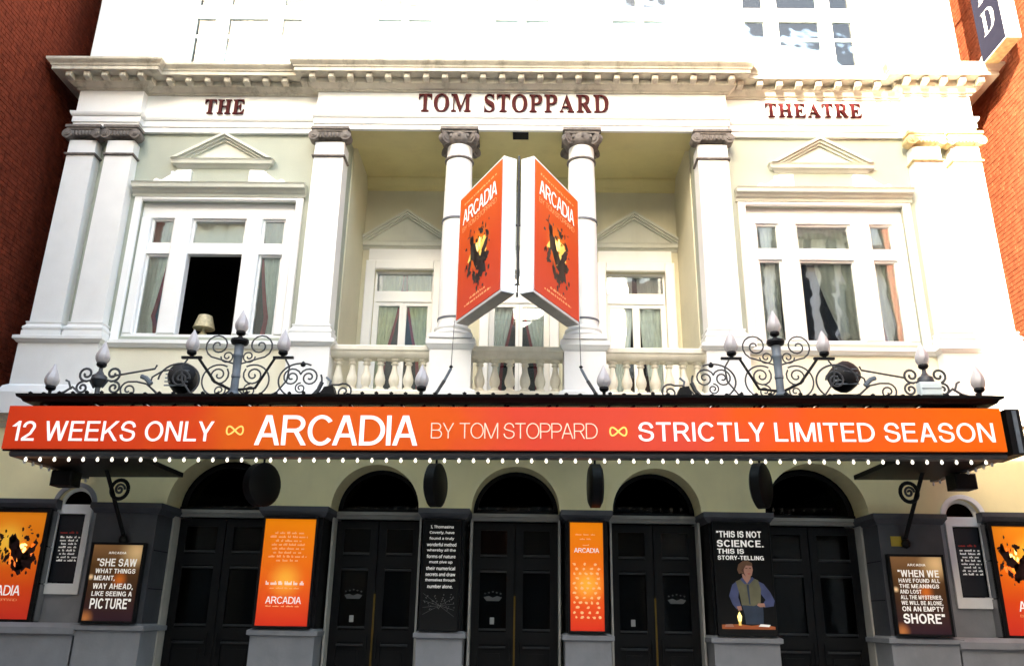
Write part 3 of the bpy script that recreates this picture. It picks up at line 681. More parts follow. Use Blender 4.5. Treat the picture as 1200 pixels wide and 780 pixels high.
# doors
def leaf(x0, x1, y, brass, par, sgn):
    st = .11; z0, z1 = .02, 2.90
    w = B(x0, x0 + st, y, y + .05, z0, z1).box(x1 - st, x1, y, y + .05, z0, z1)
    for a, b in ((z0, z0 + .2), (1.26, 1.42), (2.26, 2.42), (2.80, z1)): w.box(x0 + st, x1 - st, y, y + .05, a, b)
    w.box(x0 + st + .08, x1 - st - .08, y + .012, y + .03, z0 + .3, 1.14)
    w.box(x0 + st, x1 - st, y + .03, y + .045, z0 + .2, 1.26)
    d = w.build('door_leaf', 'door_black', par)
    for z in (1.45, 2.23, 2.45, 1.22): MB().bbox(x0 + st, x1 - st, y - .012, y + .02, z - .016, z + .016, .01).build('moulding', 'door_trim', d)
    if brass and sgn < 0: B((x0 + x1) / 2 - .035, (x0 + x1) / 2 + .025, y + .022, y + .028, 1.52, 1.61).build('notice', 'notice_paper', d)
    B(x0 + st, x1 - st, y + .03, y + .036, 1.42, 2.26).build('pane', 'door_glass', d); B(x0 + st, x1 - st, y + .03, y + .036, 2.42, 2.80).build('pane', 'door_glass', d)
    # etched crown and small notice
    if brass and sgn == brass:
        c = (x0 + x1) / 2
        cr = MB()
        for i in range(5):
            x = c - .11 + i * .055; cr.lathe([(.001, -.014), (.016, 0), (.001, .014)], (x, y + .024, 1.93 + .012 * (2 - abs(i - 2))), 8)
        cr.flat([(c - .13, 1.88), (c - .09, 1.83), (c + .09, 1.83), (c + .13, 1.88), (c + .06, 1.90), (c, 1.875), (c - .06, 1.90)], y + .022).build('crown_emblem', 'print_grey', d)
    return d
def door(c, hw, brass, y=.30):
    t = MB().box(c - hw, c + hw, y - .06, y + .06, 2.93, SPR).box(c - hw, c + hw, y - .1, y - .06, 2.985, SPR)
    o = t.build('door', 'transom_paint', T)
    j = B(c - hw, c - hw + .028, y - .22, y + .04, 0, 2.93).box(c + hw - .028, c + hw, y - .22, y + .04, 0, 2.93).build('jamb', 'jamb_paint', o)
    leaf(c - hw + .03, c - .008, y, brass, o, -1); leaf(c + .008, c + hw - .03, y, brass, o, 1)
    B(c - .012, c + .012, y - .02, y, .1, 1.9).build('meeting_bar', 'brass' if brass else 'door_black', o)
    for s in (-1, 1): MB().cyl((c + s * .07, y - .05, 1.05), (c + s * .07, y - .05, 1.35), .010, 8).build('pull_handle', 'case_black', o)
    n = 20; r = hw + .02
    fp = [(c - r * math.cos(PI * i / n), SPR + r * math.sin(PI * i / n)) for i in range(n + 1)]
    MB().prism(fp, y + .03, y + .038).build('fanlight', 'door_glass', o)
    ring(c, SPR, r - .1, r - .04, y, y + .06).box(c - r, c + r, y, y + .06, SPR + .001, SPR + .05).build('fanlight_frame', 'door_black', o)
    B(c - hw - .05, c + hw + .05, y + .6, y + .65, 0, 4).build('lobby_back', 'room_dark', o)
for (c, r), b in zip(ARCH, (0, -1, -1, 1, 0)): door(c, {.72: .71, .62: .69}[r] if abs(c) > 1 and r == .72 else .64, b)
# piers between and beside the doors
def pier(x0, x1, y, m, pm, ptop, capy=.07):
    p = B(x0, x1, y, .42, ptop - .02, 2.885).build('door_pier', m, T)
    MB().sweep(closed([(.0, 2.885), (.02, 2.89), (.06, 2.95), (.07, 2.96), (.07, SPR - .002)], -.3), [(x0, .35), (x0, y), (x1, y), (x1, .35)]).build('capital', 'grey_dark', p)
    MB().sweep(closed([(.02, 0), (.02, ptop - .1), (.06, ptop - .085), (.06, ptop - .03), (.0, ptop)], -.3), [(x0, .35), (x0, y), (x1, y), (x1, .35)]).build('plinth', pm, p)
    for z in (1.9, 2.4): B(x0 - .004, x1 + .004, y + .05, .30, z, z + .012).build('joint', 'black_paint', p)
    return p
for s in (-1, 1):
    pier(*rng(.70, 1.27, s), -.30, 'black_paint', 'grey_paint', 1.43)
    pier(*rng(2.66, 3.48, s), -.30, 'black_paint', 'grey_paint', 1.43)
    pier(*rng(4.93, 5.78, s), -.42, 'grey_dark', 'grey_paint', 1.46)
    # wing ground floor: wall with slim arched window
    c = s * 6.24
    g = MB().holes(*rng(5.78, 7.85, s), 0, SPR, [(c - .25, c + .25, 1.84, SPR)], GY0, .35).build('ground_wall', 'grey_paint', T)
    m = MB(); arch_bay(m, c, .25, *rng(5.75, 7.85, s), SPR, zt, GY0, .35); m.build('ground_upper_wall', 'cream_wall', T)
    x0, x1 = rng(6.60, 7.85, s)
    # arched window
    wn = MB().box(c - .27, c - .185, -.185, -.05, 1.82, SPR).box(c + .185, c + .27, -.185, -.05, 1.82, SPR).box(c - .185, c + .185, -.185, -.05, 1.82, 1.96).box(c - .185, c + .185, -.185, -.05, 2.90, SPR)
    o = wn.build('side_window', 'white_trim', T)
    ring(c, SPR, .20, .249, -.08, -.02).build('arch_frame', 'white_trim', o)
    ring(c, SPR, .25, .31, GY0 - .03, GY0).build('archivolt', 'grey_paint' if s < 0 else 'white_trim', o)
    n = 14; MB().prism([(c - .21 * math.cos(PI * i / n), SPR + .21 * math.sin(PI * i / n)) for i in range(n + 1)], -.05, -.045).build('pane', 'door_glass', o)
    B(c - .24, c + .24, .2, .25, 1.84, 3.4).build('window_back', 'room_dark', o)
    # rusticated pier carrying the big poster
    pr = B(*rng(6.46, 7.6, s), -.30, GY0, 1.40, 2.95).build('poster_pier', 'grey_dark', T)
    for k in range(3): B(*rng(6.44, 6.62, s), -.33, -.15, 1.47 + k * .49, 1.94 + k * .49).build('quoin', 'grey_paint', pr)
    MB().sweep(closed([(.0, 2.95), (.03, 2.96), (.06, 3.02), (.06, 3.08)], -.1), [(x0 - (.2 if s > 0 else 0), -.30), (x1 + (.2 if s < 0 else 0), -.30)]).build('cap_band', 'grey_dark', T)
    px0, px1 = rng(4.93, 7.85, s)
    MB().sweep(closed([(.0, 0), (.0, 1.30), (.05, 1.32), (.05, 1.40), (.0, 1.455)], -.2), [(px0 + (.85 if s > 0 else 0), -.44), (px1 - (.85 if s < 0 else 0), -.44)]).build('wing_plinth', 'grey_paint', T)
B(5.08, 5.22, -.43, -.42, 2.60, 2.73).build('yellow_plate', 'yellow_plate', T)

# =====================================================================  CANOPY
CT = .010                                   # the canopy hangs a touch higher at its right end
def cz(x): return CT * x
def on_canopy(name, label, cat, x, y, z, group=None):
    t = thing(name, label, cat, (x, y, z + cz(x)), group); t.rotation_euler.y = -CT; return t
K = on_canopy('canopy', 'black iron and glass entrance canopy edged with bare bulbs', 'canopy', 0, 0, 0)
XL, XR, YF = -6.10, 5.92, -2.0
MB().sweep(closed([(.0, 3.43), (.02, 3.435), (.03, 3.46), (.03, 3.49), (.0, 3.515)], -.10), [(XL, -.3), (XL, YF), (XR, YF), (XR, -.3)]).build('beam', 'beam_grey', K)
MB().sweep(closed([(.0, 4.115), (.03, 4.12), (.05, 4.15), (.09, 4.17), (.10, 4.205)], -.10), [(XL + .04, -.3), (XL + .04, YF), (XR, YF), (XR, -.3)]).build('gutter', 'black_iron', K)
MB().sweep(closed([(.0, 3.515), (.0, 4.09)], -.04), [(XL + .06, -.25), (XL + .06, YF + .25)]).build('end_panel', 'black_iron', K)
MB().sweep(closed([(.0, 3.515), (.0, 4.09)], -.04), [(XR - .02, YF + .25), (XR - .02, -.25)]).build('end_panel', 'black_iron', K)
for x in [XL + .3 + i * .52 for i in range(23)]:
    MB().tube([(x - .05, YF + .06, 3.52), (x - .05, YF + .06, 4.05), (x + .04, YF + .03, 4.10)], .018, 5).build('strut', 'black_iron', K)
for i in range(19):
    x = XL + .2 + i * (XR - XL - .4) / 18; MB().tube([(x, YF + .05, 4.10), (x, -.18, 4.10)], .02, 4).build('rafter', 'black_iron', K)
    if i < 18:
        w = (XR - XL - .4) / 18; B(x + .02, x + w - .02, YF + .1, -.2, 4.115, 4.125).build('roof_pane', 'roof_glass', K)
for s, a, b in ((-1, XL + .05, -4.62), (1, 4.72, XR - .05)):
    B(a, b, YF + .04, -.42, 3.44, 3.50).build('soffit', 'black_iron', K)
    xs = -5.42 if s < 0 else 5.40; xb = -5.30 if s < 0 else 5.28
    MB().tube([(xs, -1.0, 3.45), (xb, -.46, 2.62)], .028, 8).build('bracket', 'black_iron', K)
    MB().lathe([(.001, -.07), (.05, -.04), (.06, 0), (.04, .05), (.001, .07)], (xb, -.48, 2.58), 12).build('boss', 'black_iron', K, True)
    ringp = [(xs - s * .17 + .115 * math.cos(a_), -.9, 3.20 + .125 * math.sin(a_)) for a_ in [2 * PI * i / 20 for i in range(21)]]
    MB().tube(ringp, .026, 6).build('bracket_ring', 'black_iron', K, True)
    sp = [(xs - s * .17 + (.07 * (1 - i / 22)) * math.cos(i * .5), -.9, 3.20 + (.08 * (1 - i / 22)) * math.sin(i * .5)) for i in range(20)]
    MB().tube(sp, .017, 5).build('bracket_scroll', 'iron', K, True)
crest = MB().prism([(-.03, 0), (-.02, .02), (-.028, .035), (0, .055), (.026, .034), (.02, .02), (.03, 0)], -.008, .008).mesh('cresting_leaf')
for i in range(66): obj('cresting_leaf', crest, 'black_iron', K, (XL + .1 + i * .18 + random.uniform(-.01, .01), YF - .06, 4.2)).scale = (1, 1, random.uniform(.5, 1))
bm_ = MB().lathe([(.001, -.026), (.012, -.02), (.019, -.008), (.018, .006), (.010, .02), (.008, .03)], (0, 0, 0), 8).mesh('bulb', True)
bd_ = bm_.copy()
bx = XL + .16
nb = 0
while bx < XR - .1:
    obj('bulb', bm_, 'bulb_glow', K, (bx, YF + .02, 3.404)); bx += .1765; nb += 1
for i in range(9):
    y = YF + .17 + i * .19
    obj('bulb', bd_, 'bulb_dim', K, (XL + .06, y, 3.404)); obj('bulb', bd_, 'bulb_dim', K, (XR - .06, y, 3.404))

# banner on the canopy front
BN = on_canopy('banner_sign', 'long orange banner sign advertising the play across the canopy front', 'sign', -.15, YF - .075, 3.515)
B(-6.08, 6.04, -.02, .04, 0, .53).build('board', 'banner_print', BN)
B(-6.1, 6.06, .04, .07, -.015, .545).build('frame', 'case_black', BN)
zt0 = 3.515
for nm, body, a, b, z0, z1, m, off, sp, st in (('lettering', '12 WEEKS ONLY', -6.0, -3.52, 3.61, 3.855, 'print_white', .008, 1.0, 'r'), ('infinity_mark', '\u221e', -3.37, -3.15, 3.69, 3.80, 'print_gold', .02, 1, ''),
        ('lettering', 'ARCADIA', -3.01, -1.03, 3.565, 3.935, 'print_white', .006, .84, 'r'), ('lettering', 'BY TOM STOPPARD', -.87, 1.15, 3.655, 3.845, 'print_pink', -.016, .85, 't'),
        ('infinity_mark', '\u221e', 1.29, 1.51, 3.69, 3.80, 'print_gold', .02, 1, ''), ('lettering', 'STRICTLY LIMITED SEASON', 1.64, 5.92, 3.628, 3.86, 'print_white', .008, 1.0, 'r')):
    if nm == 'infinity_mark': infinity(nm, a, b, z0 - zt0 - .005, z1 - zt0 + .005, -.024, m, BN); continue
    text(nm, body, a, b, z0 - zt0, z1 - zt0, -.024, m, BN, off, sp, st=st)
EF = on_canopy('sign_end_box', 'narrow dark metal box at the right end of the canopy banner', 'box', 6.08, -1.75, 3.50)
B(-.07, .1, -.25, .3, 0, .56).build('case', 'case_black', EF); B(.0, .05, -.262, -.251, .02, .54).build('trim', 'iron_blue', EF)

# ------------------------------------------------ scrollwork and lamps on the canopy edge
def spiral(cx, cz_, r, a0, turns, d=1, r1=.015, n=None):
    n = n or int(14 * turns) + 2
    return [(cx + (r + (r1 - r) * (i / (n - 1)) ** 1.15) * math.cos(a0 + d * 2 * PI * turns * i / (n - 1)), 0, cz_ + (r + (r1 - r) * (i / (n - 1)) ** 1.15) * math.sin(a0 + d * 2 * PI * turns * i / (n - 1))) for i in range(n)]
SHADE_P = [(.045, 0), (.062, .02), (.080, .055), (.086, .09), (.080, .125), (.066, .165), (.048, .205), (.030, .245), (.014, .28), (.003, .305)]
def shade_mesh():
    m = MB(); n = 16; k = len(SHADE_P)
    v = []; f = []
    for i in range(n):
        for j, (r, z) in enumerate(SHADE_P):
            a = 2 * PI * i / n + z * 3.0; rr = r * (1 + .045 * (1 if i % 2 else -1)); v.append((rr * math.cos(a), rr * math.sin(a), z))
    for i in range(n): f += [(i * k + q, (i + 1) % n * k + q, (i + 1) % n * k + q + 1, i * k + q + 1) for q in range(k - 1)]
    f += [tuple(i * k for i in range(n)), tuple(i * k + k - 1 for i in range(n))]
    return m.add(v, f).mesh('flame_shade', True)
SHM = shade_mesh()
CUP = MB().lathe([(.02, -.075), (.022, -.05), (.05, -.035), (.062, -.015), (.058, .012), (.04, .014)], (0, 0, 0), 12).mesh('lamp_cup', True)
def flame(par, x, z, y=0, sc=1.):
    a = obj('flame_shade', SHM, 'frosted_glass', par, (x, y, z)); b = obj('lamp_cup', CUP, 'black_iron', par, (x, y, z))
    a.scale = b.scale = (sc, sc, sc)
def standard(x0, s, label, label2):
    """s=+1: outer side to the left (left group); -1 mirrored"""
    t = on_canopy('lamp_standard', label, 'lamp', x0, YF + .06, 4.20, 'three-branched flame lamp standards')
    def tb(name, pts, r=.011, m='iron', n=6, **k): return MB().tube([(s * p[0], p[1], p[2]) for p in pts], r, n, **k).build(name, m, t, True)
    MB().lathe([(.075, 0), (.075, .05), (.055, .07), (.05, .10), (.048, .25), (.056, .26), (.056, .29), (.05, .30), (.056, .52), (.062, .53), (.062, .56), (.056, .57), (.062, .68), (.05, .69)], (0, 0, 0), 14).build('post', 'iron_blue', t, True)
    MB().lathe([(.06, .69), (.10, .70), (.115, .73), (.11, .76), (.05, .775), (.03, .80)], (0, 0, 0), 16).build('post_cap', 'black_iron', t, True)
    flame(t, 0, .86)
    for q, xx in ((-1, -.60), (1, .57)):
        B(*sorted((s * (xx - .12), s * (xx + .14))), -.02, .02, .505, .535).build('arm_plate', 'black_iron', t)
        tb('arm', [(xx - q * .1, 0, .51), (q * .26, 0, .20 if q < 0 else .12), (q * .05, 0, .10)], .018, 'black_iron')
        flame(t, s * xx, .595)
        tb('arm_curl', [(xx + q * .04, 0, .50), (xx + q * .1, 0, .40), (xx + q * .08, 0, .22), (xx - q * .04, 0, .06), (xx - q * .2, 0, .0)], .012)
    for q in (-1, 1):
        A = 0 if q > 0 else PI
        tb('scroll', [(q * .05, 0, .44)] + spiral(q * .27, .68, .17, -PI / 2 if True else 0, 1.75, q), .011)
        tb('scroll', [(q * .22, 0, .53)] + spiral(q * .135, .535, .085, A, 1.5, -q), .010)
        tb('scroll', spiral(q * .22, .29, .13, PI / 2 + q * .9, 1.7, q), .011)
        tb('scroll', spiral(q * .19, .09, .085, PI / 2, 1.6, q), .010)
        tb('scroll', [(q * .22 + .205 * math.cos(a), 0, .22 + .205 * math.sin(a)) for a in [PI / 2 - q * (-.5 + 4.6 * i / 20) for i in range(21)]], .011)
    # inner wheel of scrolls
    g = thing('iron_scrollwork', label2, 'ironwork', (x0, YF + .06, 4.20 + cz(x0)), 'black scrollwork along the canopy edge'); g.rotation_euler.y = -CT
    def ti(name, pts, r=.011, m='iron', n=6): return MB().tube([(s * p[0], p[1], p[2]) for p in pts], r, n).build(name, m, g, True)
    ti('scroll_ring', [(.82 + .275 * math.cos(a), 0, .22 + .225 * math.sin(a)) for a in [PI * .35 + 2 * PI * .88 * i / 30 for i in range(31)]], .012)
    ti('scroll', spiral(.71, .26, .12, PI * .1, 1.8, 1), .011); ti('scroll', spiral(.93, .26, .12, PI * .9, 1.8, -1), .011); ti('scroll', spiral(.83, .12, .07, PI / 2, 1.5, 1), .010)
    MB().lathe([(.001, -.035), (.03, -.02), (.035, .0), (.02, .03), (.001, .045)], (s * .84, 0, .43), 8).build('finial', 'black_iron', g, True)
    ti('scroll', [(1.05, 0, .02), (1.12, 0, .10), (1.22, 0, .165)] + spiral(1.38, .075, .11, PI * .7, 1.6, -1), .012)
    ti('leaf', [(1.0, 0, .03), (1.06, 0, .1), (1.1, 0, .2)], .028)
    # outer C-scroll round the floodlight, then the tapering tail
    ti('scroll', [(-.42, 0, .02)] + [(-.72 + .26 * math.cos(a), 0, .22 + .22 * math.sin(a)) for a in [-.9 + 4.0 * i / 20 for i in range(21)]], .013)
    ti('scroll', spiral(-.70, .24, .12, 0, 1.8, 1), .012)
    ti('scroll', [(-.62, 0, .03), (-.80, 0, .02), (-.98, 0, .05), (-1.08, 0, .14), (-1.06, 0, .26), (-.94, 0, .34), (-.82, 0, .36)], .012)
    ti('scroll', [(-.98, 0, .06), (-1.12, 0, .17), (-1.25, 0, .20)] + spiral(-1.34, .09, .11, PI * .55, 1.6, 1), .012)
    ti('leaf', [(-1.06, 0, .17), (-1.14, 0, .25), (-1.2, 0, .27)], .03, 'iron_blue')
    ti('rail', [(-1.58, 0, .27), (-1.04, 0, .37), (-1.02, 0, .42)], .013)
    ti('base_rail', [(-2.3, 0, .02), (1.95, 0, .02)], .012)
    return t
standard(-3.54, 1, 'blue grey lamp standard with three flame shades before the left window', 'curling black iron scrollwork left of the balcony')
standard(3.30, -1, 'blue grey lamp standard with three flame shades before the right window', 'curling black iron scrollwork right of the balcony')
def flood(x, y, z, label, sc=1.):
    t = on_canopy('floodlight', label, 'floodlight', x, y, z, 'floodlights on the canopy')
    MB().lathe([(.001, -.02), (.15, -.02), (.185, .02), (.19, .16), (.17, .24), (.10, .28), (.001, .28)], (0, 0, 0), 14).build('housing', 'black_iron', t, True)
    h = t.children[0]; h.rotation_euler = (R(75), 0, R(12)); h.location = (0, .12, .28)
    for i in range(5): B(-.15, .15, -.145 + .003 * i, -.13, .17 + .05 * i, .185 + .05 * i).build('louvre', 'iron_blue', t)
    B(-.17, .17, -.08, .2, -.03, .06).build('bracket', 'black_iron', t)
flood(-4.36, YF + .36, 4.22, 'black drum floodlight behind the scrollwork at left'); flood(4.21, YF + .36, 4.26, 'black drum floodlight behind the scrollwork at right')
def small_spot(x, label):
    t = on_canopy('spotlight', label, 'spotlight', x, YF + .1, 4.205, 'small spotlights on the canopy')
    MB().prism([(-.11, 0), (.11, 0), (.06, .15), (-.05, .13)], -.06, .1).build('housing', 'black_iron', t); MB().tube([(0, 0, .14), (.02, 0, .22), (-.04, 0, .27)], .015, 5).build('bracket', 'iron_blue', t)
small_spot(-2.36, 'small black spotlight on the canopy below the left balcony bay'); small_spot(2.10, 'small black spotlight on the canopy below the right balcony bay')
def corner_orn(x, s, label):
    t = on_canopy('lamp_urn', label, 'lamp', x, YF + .06, 4.20, 'flame lamps on scrolled urns')
    MB().lathe([(.05, 0), (.03, .04), (.03, .12), (.07, .17), (.10, .22), (.09, .27), (.05, .30), (.025, .34), (.025, .37)], (0, 0, 0), 14).build('urn', 'iron', t, True)
    for q in (-1, 1):
        MB().tube([(q * .05, 0, .12)] + spiral(q * .17, .30, .10, -PI / 2 - q * .6, 1.4, q, .02), .016, 6).build('scroll', 'iron', t, True)
        MB().tube(spiral(q * .20, .12, .08, PI / 2, 1.4, -q, .015), .015, 6).build('scroll', 'iron', t, True)
    flame(t, 0, .43)
    MB().tube([(s * -.22, 0, .05), (s * -.32, 0, .13), (s * -.42, 0, .06), (s * -.52, 0, .03)], .016, 5).build('tendril', 'iron', t, True)
    MB().tube([(s * -.34, 0, .1), (s * -.38, 0, .2), (s * -.42, 0, .22)], .014, 5).build('tendril', 'iron', t, True)
corner_orn(-5.27, 1, 'pale flame lamp on scrolled urn near the canopy left corner'); corner_orn(5.12, -1, 'pale flame lamp on scrolled urn near the canopy right corner')
def single(x, z, label):
    t = on_canopy('flame_lamp', label, 'lamp', x, YF + .03, z, 'single flame lamps on the canopy edge')
    MB().lathe([(.04, -.0), (.02, .02), (.018, .08)], (0, 0, 0), 10).build('stem', 'black_iron', t, True); flame(t, 0, .12)
single(-5.85, 4.20, 'frosted flame lamp on the far left canopy corner'); single(5.75, 4.20, 'frosted flame lamp on the far right canopy corner')
single(-1.18, 4.20, 'frosted flame lamp on the canopy left of the hanging signs'); single(1.10, 4.20, 'frosted flame lamp on the canopy right of the hanging signs')
wb = on_canopy('junction_box', 'pale grey box fixed below the right urn lamp', 'box', 5.11, YF - .02, 4.215)
MB().bbox(-.13, .13, -.06, .06, 0, .17, .01).build('case', 'box_white', wb); B(-.12, .12, -.066, -.06, .08, .088).build('lid_seam', 'iron_blue', wb)
def under_box(x, label):
    t = on_canopy('floodlight', label, 'floodlight', x, -1.0, 3.22, 'floodlights under the canopy corners')
    MB().bbox(-.14, .14, -.13, .13, 0, .2, .02).build('housing', 'case_black', t); B(-.02, .02, -.02, .02, .2, .235).build('stem', 'case_black', t)
under_box(-5.98, 'square black floodlight under the left canopy corner'); under_box(5.86, 'square black floodlight under the right canopy corner')
def disc(x, rz, label, y=-.9, r=.29):
    t = on_canopy('drum_lantern', label, 'lantern', x, y, 2.98, 'black drum lanterns hanging under the canopy'); t.rotation_euler.z = rz
    m = MB(); n = 24
    prof = [(.0, -.09), (r * .8, -.09), (r, -.06), (r, .06), (r * .8, .09), (.0, .09)]
    m.lathe([(max(a, .001), b) for a, b in prof], (0, 0, 0), n); o = m.build('drum', 'case_black', t, True); o.rotation_euler = (PI / 2, 0, 0); o.location = (0, 0, r)
    MB().tube([(0, 0, 2 * r - .01), (0, 0, 1.12)], .016, 6).build('rod', 'black_iron', t)
disc(-3.38, R(62), 'round black drum lantern hanging beside the leftmost arch'); disc(-1.06, R(76), 'round black drum lantern right of the second arch')
disc(1.06, R(92), 'round black drum lantern seen edge on left of the fourth arch'); disc(3.26, R(58), 'round black drum lantern hanging beside the rightmost arch', r=.30)

# ------------------------------------------------ hanging V signs
def blob(mb, cx, c_z, rx, rz_, rnd, y, n=11, rough=.35, rot=0.):
    p = []
    for i in range(n):
        a = 2 * PI * i / n; k = 1 + rnd.uniform(-rough, rough); x, z = rx * k * math.cos(a), rz_ * k * math.sin(a)
        p.append((cx + x * math.cos(rot) - z * math.sin(rot), c_z + x * math.sin(rot) + z * math.cos(rot)))
    mb.flat(p, y)
def burst(par, cx, c_z, s, seed, y=-.004, tall=1.):
    """printed burst: dark torn shapes round a bright centre"""
    rnd = random.Random(seed); g = MB(); d = MB(); h = MB()
    for i in range(10):
        a = rnd.uniform(0, 2 * PI); q = rnd.uniform(.05, .5) * s; blob(g, cx + q * math.cos(a) * .8, c_z + q * math.sin(a) * tall, s * rnd.uniform(.05, .14), s * rnd.uniform(.08, .2), rnd, y, rot=rnd.uniform(-1, 1))
    for dx, dz, rx, rz_, ro in ((-.26, .12, .15, .42, .3), (.18, -.36, .22, .36, -.25), (-.05, -.12, .12, .3, .5), (.30, .05, .10, .24, -.7), (-.36, .42, .08, .16, .2), (.02, -.62, .1, .16, 0), (.42, .34, .07, .13, .6), (-.45, -.2, .06, .2, -.4), (.1, .5, .07, .12, .9), (-.2, -.5, .07, .18, .3), (.4, -.2, .08, .12, 1.2)):
        blob(d, cx + dx * s, c_z + dz * s * tall, rx * s, rz_ * s * tall, rnd, y - .002, 17, .42, ro)
    for i in range(34):
        a = rnd.uniform(0, 2 * PI); q = rnd.uniform(.35, .95) * s; blob(d, cx + q * math.cos(a) * .75, c_z + q * math.sin(a) * tall, s * rnd.uniform(.015, .06), s * rnd.uniform(.02, .07), rnd, y - .002, 7, .4)
    for i in range(5): blob(h, cx + rnd.uniform(-.12, .12) * s, c_z + rnd.uniform(-.1, .3) * s * tall, s * rnd.uniform(.03, .07), s * rnd.uniform(.04, .09), rnd, y - .001, 8, .4)
    g.build('printed_glow', 'print_gold', par, recalc=False)['kind'] = 'stuff'; d.build('printed_fragments', 'print_dark', par, recalc=False)['kind'] = 'stuff'; h.build('printed_sparks', 'print_flame', par, recalc=False)['kind'] = 'stuff'
def vsign(s, label):
    L = 1.48; ang = math.atan2(-1.30, .70) if s < 0 else math.atan2(1.30, .70)
    o = (-.92, -.5) if s < 0 else (.21, -1.80)
    t = thing('projecting_sign', label, 'sign', (o[0], o[1], 5.69), 'paired orange signs hanging before the loggia', rz=ang)
    H = 2.04
    c = B(0, L, .004, .205, 0, H); cs = c.build('case', 'sign_case', t)
    B(.03, L - .03, .01, .2, -.012, .001).build('underside', 'sign_under', t)
    B(.03, L - .035, -.004, .004, .035, H - .035).build('printed_face', 'vsign_print', t)
    y = -.006
    text('lettering', 'ARCADIA', .15, L - .18, 1.52, 1.76, y, 'print_white', t, .006, .86)
    text('lettering', 'BY TOM STOPPARD', .15, L - .18, 1.40, 1.48, y, 'print_peach', t, -.006, .8, st='t')
    greek('small_print', [(L / 2 - .0, 1.84, 1.1)], y, 'print_peach', t, .035, 4); greek('small_print', [(L / 2, .22, .5), (L / 2, .15, .85)], y, 'print_peach', t, .035, 5)
    burst(t, L * .5, .84, .66, 12, y, .95)
vsign(-1, 'left of the two orange box signs hanging in a V'); vsign(1, 'right of the two orange box signs hanging in a V')
pp = thing('sign_post', 'dark post between the two hanging orange signs', 'post', (-.005, -1.62, 5.66))
MB().tube([(0, -.05, 0), (0, -.05, 2.14)], .014, 8).build('rod', 'iron', pp)
for z in (.75, 1.75):
    MB().tube([(0, -.03, z), (0, 1.33, z)], .022, 6).build('arm', 'iron', pp); MB().tube([(-.78, 1.35, z), (.79, 1.35, z)], .022, 6).build('crossbar', 'iron', pp)
for s, lb in ((-1, 'angled iron stay from canopy to the left hanging sign'), (1, 'angled iron stay from canopy to the right hanging sign')):
    t = on_canopy('stay_rod', lb, 'stay', s * 1.03, YF + .05, 4.20)
    MB().tube([(0, 0, 0), (-s * .13, .0, .22)], .022, 6).build('lower_rod', 'iron', t); MB().tube([(-s * .12, 0, .20), (-s * .21, 0, .38)], .018, 6).build('turnbuckle', 'iron_blue', t)
    MB().lathe([(.001, -.03), (.028, 0), (.001, .03)], (-s * .21, 0, .40), 8).build('eye', 'black_iron', t)
    MB().tube([(-s * .21, 0, .40), (-s * .12, 1.35, 1.50)], .006, 5).build('wire', 'iron', t)

# vertical sign at the upper right corner
t = thing('vertical_sign', 'slate blue vertical box sign with white letters above right cornice', 'sign', (7.5, -.93, 10.22), rz=-PI / 2)
B(-.34, .33, .0, .24, 0, 2.6).build('case', 'sign_case', t); B(-.335, .325, -.004, .0, .012, 2.59).build('face', 'sign_slate', t); B(-.33, .32, .01, .23, -.008, .001).build('underside', 'capital_sunlit', t)
text('letter', SERIF('D'), -.17, .17, .38, .80, -.007, 'print_white', t, -.012); text('letter', SERIF('R'), -.17, .17, .98, 1.40, -.007, 'print_white', t, -.012)
MB().tube([(-.33, .1, .30), (-.80, .1, .10)], .02, 6).build('bracket', 'sign_case', t); MB().tube([(-.33, .1, 2.0), (-.95, .1, 2.0)], .02, 6).build('bracket', 'sign_case', t)

# ------------------------------------------------ poster cases
def case(label, x0, x1, z0, z1, y, m, fr=.035, group='poster cases along the entrance', name='poster_case', d=.06):
    t = thing(name, label, 'poster', ((x0 + x1) / 2, y, z0), group)
    w, h = (x1 - x0) / 2, z1 - z0
    MB().bbox(-w, w, -.0, d, 0, h, .008).build('backing', 'case_black', t)
    f = MB().box(-w, -w + fr, -.02, .0, 0, h).box(w - fr, w, -.02, 0, 0, h).box(-w + fr, w - fr, -.02, 0, 0, fr).box(-w + fr, w - fr, -.02, 0, h - fr, h)
    f.build('frame', 'case_black', t)
    B(-w + fr, w - fr, -.005, -.001, fr, h - fr).build('printed_sheet', m, t)
    return t, w, h
Y3 = -.008
def lines(t, rows, m='print_white', off=.0):
    for s, a, b, z0, z1 in rows: text('lettering', s, a, b, z0, z1, Y3, m, t, off, .9, st='b' if off else 'r')
# big posters on the wings
for s, lb in ((-1, 'large orange play poster at the far left of the entrance'), (1, 'large orange play poster at the far right of the entrance')):
    x0, x1 = rng(6.44, 7.52, s)
    t, w, h = case(lb, x0, x1, 1.44, 2.94, -.36, 'poster_print', .05)
    text('lettering', 'ARCADIA', -.30, .32, .35, .48, Y3, 'print_white', t, .008, .86); text('lettering', 'BY TOM STOPPARD', -.30, .30, .28, .31, Y3, 'print_peach', t, -.006, .8, st='t')
    burst(t, -.25, 1.0, .40, 31, Y3 + .003, .9); burst(t, .23, .92, .42, 45, Y3 + .003, .9)
t, w, h = case('dark case quoting she saw what things meant on left pier', -5.72, -4.99, 1.46, 2.49, -.50, 'quote_print', .03)
lines(t, [('\u201cSHE SAW', -.26, .28, .72, .82), ('WHAT THINGS', -.26, .28, .63, .69), ('MEANT,', -.26, .02, .54, .60), ('WAY AHEAD,', -.26, .28, .43, .50), ('LIKE SEEING A', -.26, .28, .34, .40), ('PICTURE\u201d', -.26, .28, .18, .31), ('ARCADIA', -.12, .12, .88, .91)], off=.004)
t, w, h = case('dark case quoting when we have found all on right pier', 4.97, 5.71, 1.46, 2.49, -.50, 'quote_print', .03)
